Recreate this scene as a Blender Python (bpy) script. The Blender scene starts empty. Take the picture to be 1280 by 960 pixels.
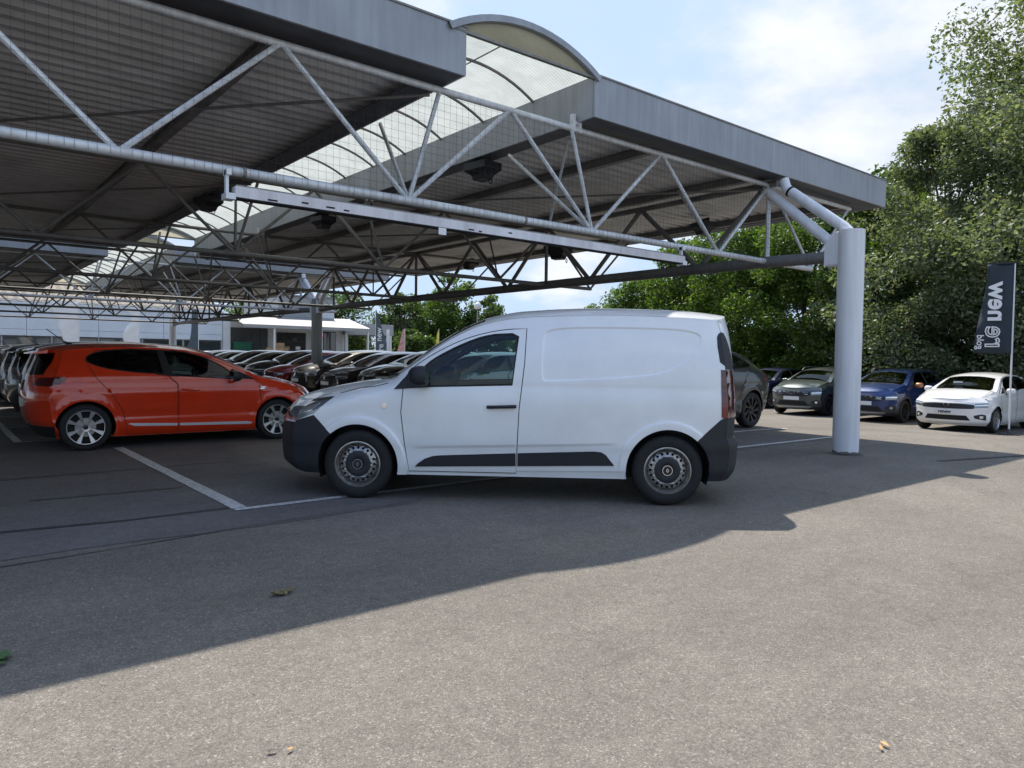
import bpy, bmesh, math, random
import numpy as np
from mathutils import Vector, Matrix
from mathutils.geometry import delaunay_2d_cdt
R = math.radians; PI = math.pi
random.seed(4); rng = np.random.default_rng(7)
SC = bpy.context.scene; COL = SC.collection
# ------------------------------------------------------------------ camera
cd = bpy.data.cameras.new('camera'); cam = bpy.data.objects.new('camera', cd); COL.objects.link(cam)
cd.sensor_width = 36; cd.lens = 906.25/1280*36; cd.clip_start = .05; cd.clip_end = 1500
cam.matrix_world = Matrix(((.77577476, .01250155, -.63088607, 0), (-.63086498, .03679479, -.775019694, 0),
                           (.01352437, .99924464, .03643126, 1.3152), (0, 0, 0, 1)))
SC.camera = cam
# ------------------------------------------------------------------ light
SUNDIR = Vector((.25, .59, 1.0)).normalized()          # towards the sun
elev = math.asin(SUNDIR.z); azim = math.atan2(SUNDIR.x, SUNDIR.y)
w = bpy.data.worlds.new('World'); SC.world = w; w.use_nodes = True
nt = w.node_tree; N = nt.nodes; Lk = nt.links; N.clear()
out = N.new('ShaderNodeOutputWorld'); bg = N.new('ShaderNodeBackground')
sky = N.new('ShaderNodeTexSky'); sky.sky_type = 'NISHITA'; sky.sun_disc = False
sky.sun_elevation = elev; sky.sun_rotation = azim; sky.dust_density = 1.5; sky.air_density = 1.0; sky.ozone_density = 1.2
tc = N.new('ShaderNodeTexCoord'); sep = N.new('ShaderNodeSeparateXYZ'); Lk.new(tc.outputs['Generated'], sep.inputs[0])
zz = N.new('ShaderNodeMath'); zz.operation = 'MAXIMUM'; zz.inputs[1].default_value = 0.0; Lk.new(sep.outputs['Z'], zz.inputs[0])
za = N.new('ShaderNodeMath'); za.operation = 'ADD'; za.inputs[1].default_value = .30; Lk.new(zz.outputs[0], za.inputs[0])
dv = N.new('ShaderNodeVectorMath'); dv.operation = 'DIVIDE'; cb = N.new('ShaderNodeCombineXYZ')
for i in range(3): Lk.new(za.outputs[0], cb.inputs[i])
Lk.new(tc.outputs['Generated'], dv.inputs[0]); Lk.new(cb.outputs[0], dv.inputs[1])
mp = N.new('ShaderNodeMapping'); mp.inputs['Location'].default_value = (15.1, 3.4, 0); mp.inputs['Scale'].default_value = (1, 1, .0)
Lk.new(dv.outputs[0], mp.inputs[0])
n1 = N.new('ShaderNodeTexNoise'); n1.inputs['Scale'].default_value = 1.15; n1.inputs['Detail'].default_value = 9; n1.inputs['Roughness'].default_value = .56
n2 = N.new('ShaderNodeTexNoise'); n2.inputs['Scale'].default_value = 2.3; n2.inputs['Detail'].default_value = 6; n2.inputs['Roughness'].default_value = .55
Lk.new(mp.outputs[0], n1.inputs['Vector']); Lk.new(mp.outputs[0], n2.inputs['Vector'])
cr = N.new('ShaderNodeValToRGB'); cr.color_ramp.elements[0].position = .46; cr.color_ramp.elements[1].position = .57
cr.color_ramp.elements[0].color = (.12, .12, .12, 1)
Lk.new(n1.outputs[0], cr.inputs[0])
cc = N.new('ShaderNodeValToRGB'); cc.color_ramp.elements[0].position = .42; cc.color_ramp.elements[1].position = .66
cc.color_ramp.elements[0].color = (2.45, 2.75, 3.2, 1); cc.color_ramp.elements[1].color = (3.65, 3.8, 4.05, 1)
Lk.new(n2.outputs[0], cc.inputs[0])
mx = N.new('ShaderNodeMixRGB'); Lk.new(cr.outputs[0], mx.inputs[0]); Lk.new(cc.outputs[0], mx.inputs[2])
sm = N.new('ShaderNodeMixRGB'); sm.blend_type = 'MULTIPLY'; sm.inputs[0].default_value = 1; sm.inputs[2].default_value = (.8, .95, 1.15, 1)
cap = N.new('ShaderNodeMixRGB'); cap.blend_type = 'DARKEN'; cap.inputs[0].default_value = 1; cap.inputs[2].default_value = (2.15, 2.85, 3.8, 1)
Lk.new(sky.outputs[0], sm.inputs[1]); Lk.new(sm.outputs[0], cap.inputs[1]); Lk.new(cap.outputs[0], mx.inputs[1])
Lk.new(mx.outputs[0], bg.inputs[0]); bg.inputs[1].default_value = .10; Lk.new(bg.outputs[0], out.inputs[0])
sl = bpy.data.lights.new('sun', 'SUN'); sl.energy = 2.25; sl.angle = R(.6); sl.color = (1, .92, .82)
so = bpy.data.objects.new('sun', sl); COL.objects.link(so); so.rotation_euler = SUNDIR.to_track_quat('Z', 'Y').to_euler(); so.location = (5, 12, 30)
vs = SC.view_settings; vs.view_transform = 'Standard'; vs.look = 'None'; vs.gamma = 1; vs.exposure = 1.50
SC.cycles.max_bounces = 8; SC.cycles.transparent_max_bounces = 16; SC.cycles.diffuse_bounces = 4; SC.cycles.glossy_bounces = 4
SC.cycles.caustics_reflective = False; SC.cycles.caustics_refractive = False

# ------------------------------------------------------------------ materials
def mat(name, col=(.5, .5, .5), rough=.5, metal=0., coat=0., noise=None, bump=0., bscale=40., spec=None, trans=0.):
    m = bpy.data.materials.new(name); m.use_nodes = True; t = m.node_tree; b = t.nodes['Principled BSDF']
    b.inputs['Base Color'].default_value = (*col, 1); b.inputs['Roughness'].default_value = rough; b.inputs['Metallic'].default_value = metal
    b.inputs['Coat Weight'].default_value = coat; b.inputs['Coat Roughness'].default_value = .04
    if spec is not None: b.inputs['Specular IOR Level'].default_value = spec
    if noise or bump:
        c = t.nodes.new('ShaderNodeTexCoord')
    if noise:
        s, amt = noise
        n = t.nodes.new('ShaderNodeTexNoise'); n.inputs['Scale'].default_value = s; n.inputs['Detail'].default_value = 6; n.inputs['Roughness'].default_value = .6
        t.links.new(c.outputs['Object'], n.inputs['Vector'])
        r = t.nodes.new('ShaderNodeValToRGB'); r.color_ramp.elements[0].position = .3; r.color_ramp.elements[1].position = .7
        r.color_ramp.elements[0].color = tuple(x*(1-amt) for x in col)+(1,); r.color_ramp.elements[1].color = tuple(min(1, x*(1+amt)) for x in col)+(1,)
        t.links.new(n.outputs[0], r.inputs[0]); t.links.new(r.outputs[0], b.inputs['Base Color'])
    if bump:
        n = t.nodes.new('ShaderNodeTexNoise'); n.inputs['Scale'].default_value = bscale; n.inputs['Detail'].default_value = 4
        t.links.new(c.outputs['Object'], n.inputs['Vector'])
        bp = t.nodes.new('ShaderNodeBump'); bp.inputs['Strength'].default_value = bump; bp.inputs['Distance'].default_value = .01
        t.links.new(n.outputs[0], bp.inputs['Height']); t.links.new(bp.outputs[0], b.inputs['Normal'])
    return m
def paint(name, col, metal=0., rough=.35):
    return mat(name, col, rough, metal, 1.0, noise=(3.0, .05))
def glass(name, tint=(.55, .62, .6), refl=1.55):
    m = bpy.data.materials.new(name); m.use_nodes = True; t = m.node_tree; t.nodes.clear()
    o = t.nodes.new('ShaderNodeOutputMaterial'); mxs = t.nodes.new('ShaderNodeMixShader'); f = t.nodes.new('ShaderNodeFresnel'); f.inputs[0].default_value = refl
    a = t.nodes.new('ShaderNodeBsdfTransparent'); a.inputs[0].default_value = (*tint, 1); g = t.nodes.new('ShaderNodeBsdfGlossy'); g.inputs['Roughness'].default_value = .01
    t.links.new(f.outputs[0], mxs.inputs[0]); t.links.new(a.outputs[0], mxs.inputs[1]); t.links.new(g.outputs[0], mxs.inputs[2]); t.links.new(mxs.outputs[0], o.inputs[0])
    return m
M = {}
M['white_paint'] = paint('white_paint', (.84, .865, .885), 0, .3)
M['white_paint2'] = paint('white_paint_warm', (.80, .80, .79), 0, .3)
M['orange_red'] = paint('orange_red_paint', (.68, .040, .006), 0, .22)
M['red'] = paint('dark_red_paint', (.30, .012, .012), .2)
M['black_paint'] = paint('black_paint', (.008, .008, .009))
M['anthracite'] = paint('anthracite_paint', (.022, .024, .026), .3)
M['silver'] = paint('silver_paint', (.38, .39, .40), .6)
M['greygreen'] = paint('grey_green_paint', (.055, .07, .068), .5)
M['blue'] = paint('blue_paint', (.004, .026, .125), .3)
M['navy'] = paint('navy_paint', (.008, .014, .055), .3)
M['plastic'] = mat('black_plastic', (.014, .016, .022), .55, bump=.15, bscale=400)
M['plastic_grey'] = mat('grey_plastic', (.035, .038, .045), .5)
M['rubber'] = mat('tyre_rubber', (.012, .012, .013), .75, noise=(30, .3), bump=.2, bscale=150)
M['gap'] = mat('shadow_gap_rubber', (.01, .01, .01), .8)
M['glass'] = glass('window_glass', (.60, .73, .71))
M['darkglass'] = glass('privacy_glass', (.10, .11, .12), 1.6)
M['farglass'] = glass('tinted_glass', (.22, .26, .26), 1.6)
M['lens'] = mat('lamp_lens', (.20, .22, .24), .12, .5, 1.0)
M['lens_bright'] = mat('lamp_reflector', (.75, .77, .8), .15, .8, 1.0)
M['tail'] = mat('tail_lamp_red', (.16, .006, .008), .15, 0, 1.0)
M['taildark'] = mat('tail_lamp_dark', (.07, .004, .006), .15, 0, 1.0)
M['satin'] = mat('satin_trim', (.72, .73, .75), .35, .25)
M['chrome'] = mat('chrome', (.75, .76, .78), .12, 1.0)
M['steel'] = mat('wheel_steel', (.36, .35, .34), .34, .85, noise=(25, .25))
M['alloy'] = mat('alloy_silver', (.55, .56, .58), .28, .9)
M['alloy_dark'] = mat('alloy_black', (.02, .02, .022), .35, .3)
M['interior'] = mat('dark_upholstery', (.03, .032, .035), .8, noise=(12, .3))
M['seat'] = mat('seat_fabric', (.045, .048, .052), .9, noise=(20, .3))
M['plate'] = mat('number_plate_white', (.75, .76, .78), .4)
M['copper'] = mat('copper_mirror_cap', (.45, .22, .12), .35, .4)
# weathered metals of the canopy
def streaky(name, col, dark, sx=9.0, amt=.5, rough=.55, metal=.3):
    m = bpy.data.materials.new(name); m.use_nodes = True; t = m.node_tree; b = t.nodes['Principled BSDF']
    b.inputs['Roughness'].default_value = rough; b.inputs['Metallic'].default_value = metal
    c = t.nodes.new('ShaderNodeTexCoord'); mp = t.nodes.new('ShaderNodeMapping'); mp.inputs['Scale'].default_value = (sx, sx, .7)
    n = t.nodes.new('ShaderNodeTexNoise'); n.inputs['Scale'].default_value = 1; n.inputs['Detail'].default_value = 7; n.inputs['Roughness'].default_value = .65
    n2 = t.nodes.new('ShaderNodeTexNoise'); n2.inputs['Scale'].default_value = 1.3; n2.inputs['Detail'].default_value = 5
    r = t.nodes.new('ShaderNodeValToRGB'); r.color_ramp.elements[0].position = .36; r.color_ramp.elements[1].position = .60
    r.color_ramp.elements[0].color = (*dark, 1); r.color_ramp.elements[1].color = (*col, 1)
    mm = t.nodes.new('ShaderNodeMath'); mm.operation = 'MULTIPLY_ADD'; mm.inputs[1].default_value = amt; 
    t.links.new(c.outputs['Object'], mp.inputs[0]); t.links.new(mp.outputs[0], n.inputs['Vector']); t.links.new(c.outputs['Object'], n2.inputs['Vector'])
    t.links.new(n.outputs[0], mm.inputs[0]); ml = t.nodes.new('ShaderNodeMath'); ml.operation = 'MULTIPLY'; ml.inputs[1].default_value = 1-amt
    t.links.new(n2.outputs[0], ml.inputs[0]); t.links.new(ml.outputs[0], mm.inputs[2]); t.links.new(mm.outputs[0], r.inputs[0]); t.links.new(r.outputs[0], b.inputs['Base Color'])
    return m
M['fascia'] = streaky('grey_fascia_sheet', (.36, .39, .43), (.27, .29, .315), 9, .6)
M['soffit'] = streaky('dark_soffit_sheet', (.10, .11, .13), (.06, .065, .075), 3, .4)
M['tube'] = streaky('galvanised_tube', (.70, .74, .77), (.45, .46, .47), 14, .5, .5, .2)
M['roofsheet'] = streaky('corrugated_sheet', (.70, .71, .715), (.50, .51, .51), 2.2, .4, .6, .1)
M['tube_dark'] = streaky('shade_toned_tube', (.21, .21, .205), (.13, .13, .125), 14, .5, .6, .1)  # darker than the white front tubes, partly under-roof shade put into the colour
M['beam'] = streaky('painted_beam', (.27, .265, .26), (.16, .155, .15), 6, .5)
M['column'] = streaky('white_column_paint', (.78, .81, .85), (.63, .65, .68), 10, .7, .4, 0)
M['column_grey'] = streaky('grey_column_paint', (.34, .34, .31), (.25, .25, .23), 10, .7, .4, 0)
M['trackwhite'] = streaky('worn_white_casing', (.74, .73, .76), (.50, .49, .51), 7, .6, .5, 0)
def vault_mat(name, col, tr):
    m = bpy.data.materials.new(name); m.use_nodes = True; t = m.node_tree; t.nodes.clear()
    o = t.nodes.new('ShaderNodeOutputMaterial'); ms = t.nodes.new('ShaderNodeMixShader'); ms.inputs[0].default_value = tr
    a = t.nodes.new('ShaderNodeBsdfTranslucent'); d = t.nodes.new('ShaderNodeBsdfTransparent')
    c = t.nodes.new('ShaderNodeTexCoord'); n = t.nodes.new('ShaderNodeTexNoise'); n.inputs['Scale'].default_value = 3; n.inputs['Detail'].default_value = 8; n.inputs['Roughness'].default_value = .7
    wv = t.nodes.new('ShaderNodeTexWave'); wv.wave_type = 'BANDS'; wv.bands_direction = 'Y'; wv.inputs['Scale'].default_value = 7; wv.inputs['Distortion'].default_value = .2
    r = t.nodes.new('ShaderNodeValToRGB'); r.color_ramp.elements[0].position = .35; r.color_ramp.elements[0].color = tuple(x*.82 for x in col)+(1,); r.color_ramp.elements[1].color = (*col, 1); r.color_ramp.elements[1].position = .62
    mm = t.nodes.new('ShaderNodeMixRGB'); mm.blend_type = 'MULTIPLY'; mm.inputs[0].default_value = .18
    t.links.new(c.outputs['Object'], n.inputs['Vector']); t.links.new(c.outputs['Object'], wv.inputs['Vector']); t.links.new(n.outputs[0], r.inputs[0])
    t.links.new(r.outputs[0], mm.inputs[1]); t.links.new(wv.outputs[0], mm.inputs[2]); t.links.new(mm.outputs[0], a.inputs[0])
    d.inputs[0].default_value = (.9, .93, .93, 1)
    t.links.new(a.outputs[0], ms.inputs[1]); t.links.new(d.outputs[0], ms.inputs[2]); t.links.new(ms.outputs[0], o.inputs[0]); return m
M['vault'] = vault_mat('vault_polycarbonate', (.36, .385, .37), .03)
M['gable'] = vault_mat('yellowed_gable_panel', (.50, .47, .37), .03)
M['net'] = mat('bird_net_cord', (.03, .035, .035), .8)

# ------------------------------------------------------------------ helpers
def mesh_obj(name, verts, faces, m=None, parent=None, smooth=False, normals=None, mesh=None):
    if mesh is None:
        mesh = bpy.data.meshes.new(name); mesh.from_pydata([tuple(v) for v in verts], [], [tuple(f) for f in faces])
        if smooth or normals is not None: mesh.polygons.foreach_set('use_smooth', [True]*len(mesh.polygons))
        mesh.update()
        if normals is not None: mesh.normals_split_custom_set_from_vertices([tuple(n) for n in normals])
        if m: mesh.materials.append(m)
    o = bpy.data.objects.new(name, mesh); COL.objects.link(o)
    if parent: o.parent = parent
    return o
def tag(o, label=None, cat=None, group=None, kind=None):
    if label: o['label'] = label
    if cat: o['category'] = cat
    if group: o['group'] = group
    if kind: o['kind'] = kind
    return o
def empty(name, loc=(0, 0, 0), rz=0., **k):
    o = bpy.data.objects.new(name, None); COL.objects.link(o); o.location = loc; o.rotation_euler = (0, 0, rz); o.empty_display_size = .3
    return tag(o, **k)
def copy_tree(o, parent=None):
    c = o.copy(); COL.objects.link(c); c.parent = parent
    for ch in list(o.children): copy_tree(ch, c)
    return c
class MB:
    def __init__(s): s.v = []; s.f = []
    def box(s, a, b, rz=0, piv=None):
        (x0, y0, z0), (x1, y1, z1) = a, b; n = len(s.v)
        P = [(x0, y0, z0), (x1, y0, z0), (x1, y1, z0), (x0, y1, z0), (x0, y0, z1), (x1, y0, z1), (x1, y1, z1), (x0, y1, z1)]
        if rz:
            px, py = piv or ((x0+x1)/2, (y0+y1)/2); c, q = math.cos(rz), math.sin(rz)
            P = [(px+(x-px)*c-(y-py)*q, py+(x-px)*q+(y-py)*c, z) for x, y, z in P]
        s.v += P; s.f += [tuple(n+i for i in q) for q in ((0, 3, 2, 1), (4, 5, 6, 7), (0, 1, 5, 4), (1, 2, 6, 5), (2, 3, 7, 6), (3, 0, 4, 7))]; return s
    def tube(s, pts, r, seg=8, cap=True, r2=None):
        pts = [Vector(p) for p in pts]; n0 = len(s.v); k = len(pts); up = Vector((0, 0, 1))
        for i, p in enumerate(pts):
            d = (pts[min(i+1, k-1)]-pts[max(i-1, 0)]).normalized(); a = d.cross(up)
            if a.length < .05: a = d.cross(Vector((1, 0, 0)))
            a.normalize(); b = d.cross(a); rr = r if r2 is None else r+(r2-r)*i/(k-1)
            for j in range(seg):
                t = 2*PI*j/seg; s.v.append(tuple(p+a*(rr*math.cos(t))+b*(rr*math.sin(t))))
        for i in range(k-1):
            for j in range(seg):
                q = n0+i*seg; s.f.append((q+j, q+(j+1) % seg, q+seg+(j+1) % seg, q+seg+j))
        if cap: s.f.append(tuple(n0+j for j in reversed(range(seg)))); s.f.append(tuple(n0+(k-1)*seg+j for j in range(seg)))
        return s
    def lathe(s, prof, seg=32, c=(0, 0, 0), axis='y'):
        n0 = len(s.v)
        for j in range(seg):
            t = 2*PI*j/seg; ct, st = math.cos(t), math.sin(t)
            for (r, h) in prof:
                s.v.append((c[0]+r*ct, c[1]+h, c[2]+r*st) if axis == 'y' else (c[0]+r*ct, c[1]+r*st, c[2]+h))
        k = len(prof)
        for j in range(seg):
            for i in range(k-1):
                a = n0+j*k+i; b = n0+((j+1) % seg)*k+i; s.f.append((a, b, b+1, a+1))
        return s
    def prism(s, poly, y0, y1):     # poly in x,z extruded along y
        n = len(s.v); k = len(poly); s.v += [(x, y0, z) for x, z in poly]+[(x, y1, z) for x, z in poly]
        s.f.append(tuple(range(n, n+k))); s.f.append(tuple(range(n+2*k-1, n+k-1, -1)))
        for i in range(k): j = (i+1) % k; s.f.append((n+i, n+k+i, n+k+j, n+j))
        return s
    def build(s, name, m, parent=None, smooth=False):
        o = mesh_obj(name, s.v, s.f, m, parent)
        if smooth:
            me = o.data; me.polygons.foreach_set('use_smooth', [True]*len(me.polygons))
            bm = bmesh.new(); bm.from_mesh(me)
            for e in bm.edges:
                if len(e.link_faces) == 2 and e.calc_face_angle(0) > R(42): e.smooth = False
            bm.to_mesh(me); bm.free()
        return o
def pchip(pts):
    xs = np.array([p[0] for p in pts], float); ys = np.array([p[1] for p in pts], float)
    h = np.diff(xs); d = np.diff(ys)/h; m = np.zeros(len(xs))
    for i in range(1, len(xs)-1):
        if d[i-1]*d[i] > 0: w1 = 2*h[i]+h[i-1]; w2 = h[i]+2*h[i-1]; m[i] = (w1+w2)/(w1/d[i-1]+w2/d[i])
    m[0], m[-1] = d[0], d[-1]
    def f(x):
        x = np.clip(np.asarray(x, float), xs[0], xs[-1]); i = np.clip(np.searchsorted(xs, x)-1, 0, len(h)-1)
        t = (x-xs[i])/h[i]; a = ys[i]; b = ys[i+1]; H_ = h[i]
        return (2*t**3-3*t**2+1)*a+(t**3-2*t**2+t)*H_*m[i]+(-2*t**3+3*t**2)*b+(t**3-t**2)*H_*m[i+1]
    return f
def chaikin(p, n=2, closed=True):
    for _ in range(n):
        q = []; k = len(p)
        for i in range(k if closed else k-1):
            a, b = p[i], p[(i+1) % k]; q += [(a[0]*.75+b[0]*.25, a[1]*.75+b[1]*.25), (a[0]*.25+b[0]*.75, a[1]*.25+b[1]*.75)]
        p = q if closed else [p[0]]+q+[p[-1]]
    return p
def rsm(p, h, closed=True):
    q = []; k = len(p)
    for i in range(k if closed else k-1):
        a, b = p[i], p[(i+1) % k]; n = max(1, int(math.hypot(b[0]-a[0], b[1]-a[1])/h+.5))
        q += [(a[0]+(b[0]-a[0])*j/n, a[1]+(b[1]-a[1])*j/n) for j in range(n)]
    if not closed: q.append(p[-1])
    return q
def stroke(p, w, closed=False):
    k = len(p); L_, R_ = [], []
    for i in range(k):
        a = p[i-1] if (closed or i) else p[0]; b = p[(i+1) % k] if (closed or i < k-1) else p[-1]
        dx, dy = b[0]-a[0], b[1]-a[1]; l = math.hypot(dx, dy) or 1; nx, ny = -dy/l*w/2, dx/l*w/2
        L_.append((p[i][0]+nx, p[i][1]+ny)); R_.append((p[i][0]-nx, p[i][1]-ny))
    return (L_, R_) if closed else L_+R_[::-1]
def inpoly(poly, P):
    x, y = P[:, 0], P[:, 1]; r = np.zeros(len(P), bool); k = len(poly)
    for i in range(k):
        x0, y0 = poly[i]; x1, y1 = poly[(i+1) % k]
        if y0 == y1: continue
        c = ((y0 > y) != (y1 > y)) & (x < (x1-x0)*(y-y0)/(y1-y0)+x0); r ^= c
    return r
def cdt(loops, h, outline, jit=0):
    """triangulate: returns verts (n,2), tris (m,3), centroids"""
    V = []; E = []
    for lp, closed in loops:
        n = len(V); k = len(lp); V += lp; E += [(n+i, n+(i+1) % k) for i in range(k if closed else k-1)]
    o = np.array(outline); lo = o.min(0); hi = o.max(0)
    gx = np.arange(lo[0]+h*.5, hi[0], h); gy = np.arange(lo[1]+h*.5, hi[1], h)
    G = np.array([(x+(h/2 if j % 2 else 0), y) for j, y in enumerate(gy) for x in gx]).reshape(-1, 2)
    if len(G):
        G = G[inpoly(outline, G)]; A = np.array(V)
        if len(G):
            keep = np.ones(len(G), bool)
            for a in A: keep &= ((G-a)**2).sum(1) > (h*.35)**2
            G = G[keep]
    V2 = [Vector(v) for v in V]+[Vector(g) for g in G]
    r = delaunay_2d_cdt(V2, E, [], 0, 1e-5, False)
    v = np.array([tuple(p) for p in r[0]]); f = np.array([tuple(t) for t in r[2] if len(t) == 3])
    cen = v[f].mean(1); k = inpoly(outline, cen); return v, f[k], cen[k]
# ------------------------------------------------------------------ vehicles
class Body:
    """a car shell from side, top, front and rear surfaces; x runs from the front axle to the tail, y<0 is the left side"""
    def __init__(s, sp, h):
        s.sp = sp; s.h = h
        for k in ('top', 'rail', 'wr', 'fp', 'rp', 'P'): setattr(s, k, pchip(sp[k]))
        s.cf, s.cr, s.belt = sp['cf'], sp['cr'], sp['belt']; s.zb = sp['P'][0][0]
        s.wb, s.Ra = sp['wb'], sp['Ra']; s.zc = sp['zc']
        s.zr0 = sp['zh']-.04
        for _ in range(20): s.zr0 = float(s.rail(s.fp(s.zr0)+s.cf))
        s.xf = float(s.fp(s.zr0)+s.cf)
        s.zr1 = sp['zt']-.04
        for _ in range(20): s.zr1 = float(s.rail(s.rp(s.zr1)-s.cr))
        s.xr = float(s.rp(s.zr1)-s.cr)
        s.yc0 = float(s.Y(s.xf, s.zr0)); s.yc1 = float(s.Y(s.xr, s.zr1))
    def Y(s, x, z):
        x = np.asarray(x, float); z = np.asarray(z, float); sp = s.sp
        rl = s.rail(x); zs = np.minimum(s.belt, rl-.10); base = s.P(np.minimum(z, zs)); t = np.clip((z-zs)/(rl-zs), 0, 1)
        y = base+(s.wr(x)-base)*t**sp.get('pw', 1.25)
        y = y-sp['tf']*np.clip(1-(x-s.fp(z))/sp['Lf'], 0, 1)**2.2-sp['tr']*np.clip(1-(s.rp(z)-x)/sp['Lr'], 0, 1)**2.2
        for cx in (0, s.wb):
            r = np.hypot(x-cx, z-s.zc); y = y+sp.get('fl', .012)*np.exp(-((r-s.Ra-.02)/.055)**2)
        if 'disp' in sp and not getattr(s, 'nod', 0): y = y+sp['disp'](x, z)
        return y
    def yc(s, z, rear=False):
        if rear: z = np.minimum(z, s.zr1); return s.Y(s.rp(z)-s.cr, z)
        z = np.minimum(z, s.zr0); return s.Y(s.fp(z)+s.cf, z)
    def XF(s, y, z): return s.fp(z)+s.cf*np.clip(np.abs(y)/s.yc(z), 0, 1)**s.sp.get('pf', 3.0)
    def XR(s, y, z): return s.rp(z)-s.cr*np.clip(np.abs(y)/s.yc(z, True), 0, 1)**s.sp.get('pr', 3.5)
    def zh(s, t): return s.sp['zh']+(s.zr0-s.sp['zh'])*np.abs(t)**2.2
    def zt(s, t): return s.sp['zt']+(s.zr1-s.sp['zt'])*np.abs(t)**2.2
    def Z(s, x, y):
        x = np.asarray(x, float); y = np.asarray(y, float)
        def base(x, y):
            xx = np.clip(x, s.xf, s.xr); rl = s.rail(xx); we = s.Y(xx, rl); tp = s.top(x)
            return rl+(tp-rl)*(1-np.clip(np.abs(y)/we, 0, 1)**s.sp.get('nt', 2.3))
        z = base(x, y)
        t = np.clip(y/s.yc0, -1, 1); xb = s.XF(t*s.yc0, s.zh(t)); z = z+(s.zh(t)-base(xb, t*s.yc0))*np.exp(-np.maximum(x-xb, 0)/.10)
        t = np.clip(y/s.yc1, -1, 1); xb = s.XR(t*s.yc1, s.zt(t)); z = z+(s.zt(t)-base(xb, t*s.yc1))*np.exp(-np.maximum(xb-x, 0)/.10)
        return z
    def patch(s, kind):
        h = s.h; sp = s.sp
        if kind == 'side':
            zz_ = np.linspace(s.zb, s.zr0, 14); o = [(float(s.fp(z)+s.cf), float(z)) for z in zz_]
            o += [(float(x), float(s.rail(x))) for x in np.linspace(s.xf, s.xr, int((s.xr-s.xf)/h*1.4))[1:-1]]
            o += [(float(s.rp(z)-s.cr), float(z)) for z in np.linspace(s.zr1, s.zb, 16)]
            bot = [(s.xr, s.zb)]
            for cx in (s.wb, 0):
                a0 = math.asin((s.zb-s.zc)/s.Ra) if abs(s.zb-s.zc) < s.Ra else 0
                o += [(cx+s.Ra*math.cos(a), s.zc+s.Ra*math.sin(a)) for a in np.linspace(a0, PI-a0, 30)]
            f = lambda u, v: np.stack([u, -s.Y(u, v), v], -1)
        elif kind == 'top':
            T = np.linspace(-1, 1, 25); o = [(float(s.XF(t*s.yc0, s.zh(t))), float(t*s.yc0)) for t in T]
            xs = np.linspace(s.xf, s.xr, int((s.xr-s.xf)/h*1.4))[1:-1]; o += [(float(x), float(s.Y(x, s.rail(x)))) for x in xs]
            T = T[::-1]; o += [(float(s.XR(t*s.yc1, s.zt(t))), float(t*s.yc1)) for t in T]
            o += [(float(x), -float(s.Y(x, s.rail(x)))) for x in xs[::-1]]
            f = lambda u, v: np.stack([u, v, s.Z(u, v)], -1)
        else:
            rear = kind == 'rear'; y0 = s.yc1 if rear else s.yc0; zt_ = s.zt if rear else s.zh; zr = s.zr1 if rear else s.zr0
            zs = np.linspace(s.zb, zr, 16 if rear else 14); yb = float(s.yc(s.zb, rear))
            o = [(float(y), s.zb) for y in np.linspace(-yb, yb, 21)]+[(float(s.yc(z, rear)), float(z)) for z in zs[1:-1]]
            o += [(float(t*y0), float(zt_(t))) for t in np.linspace(1, -1, 25)]+[(-float(s.yc(z, rear)), float(z)) for z in zs[::-1][1:-1]]
            g = s.XR if rear else s.XF
            f = lambda u, v: np.stack([g(u, v), u, v], -1)
        return o, f
    def emit(s, root, feats, bodymat, bodyname='body', skip=()):
        """feats: dict kind -> [(name, material, polygon, offset, options)]; options 'm' also mirrored, 'b' stays part of the body mesh"""
        acc = {'v': [], 'f': [], 'n': [], 'c': 0}; made = {}
        for kind in ('side', 'top', 'front', 'rear'):
            o, f = s.patch(kind); F = []
            for ft in feats.get(kind, []):
                nm, mt, poly, off = ft[:4]; opt = ft[4] if len(ft) > 4 else ''
                rings = poly if isinstance(poly, tuple) else (poly,)
                rings = tuple(rsm(p, s.h) for p in rings); F.append((nm, mt, rings, off, opt))
                if 'm' in opt and kind != 'side':
                    ax = 1 if kind == 'top' else 0
                    mr = tuple([((p[0], -p[1]) if ax else (-p[0], p[1])) for p in rg] for rg in rings); F.append((nm, mt, mr, off, opt))
            loops = [(o, True)]+[(list(rg), True) for x in F for rg in x[2]]
            v, tri, cen = cdt(loops, s.h, o); lab = np.full(len(tri), -1)
            for i, x in enumerate(F):
                k = inpoly(x[2][0], cen)
                if len(x[2]) == 2: k ^= inpoly(x[2][1], cen)
                lab[k] = i
            P = f(v[:, 0], v[:, 1]); e = 2e-3; s.nod = 1
            du = f(v[:, 0]+e, v[:, 1])-f(v[:, 0]-e, v[:, 1]); dv_ = f(v[:, 0], v[:, 1]+e)-f(v[:, 0], v[:, 1]-e)
            s.nod = 0; n = np.cross(du, dv_); n /= np.maximum(np.linalg.norm(n, axis=1), 1e-9)[:, None]
            want = {'side': (0, -1, 0), 'top': (0, 0, 1), 'front': (-1, 0, 0), 'rear': (1, 0, 0)}[kind]
            n *= np.sign(n@np.array(want, float)+1e-9)[:, None]
            a = P[tri]; fn = np.cross(a[:, 1]-a[:, 0], a[:, 2]-a[:, 0]); flip = (fn*n[tri].mean(1)).sum(1) < 0; tri[flip] = tri[flip][:, ::-1]
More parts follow.
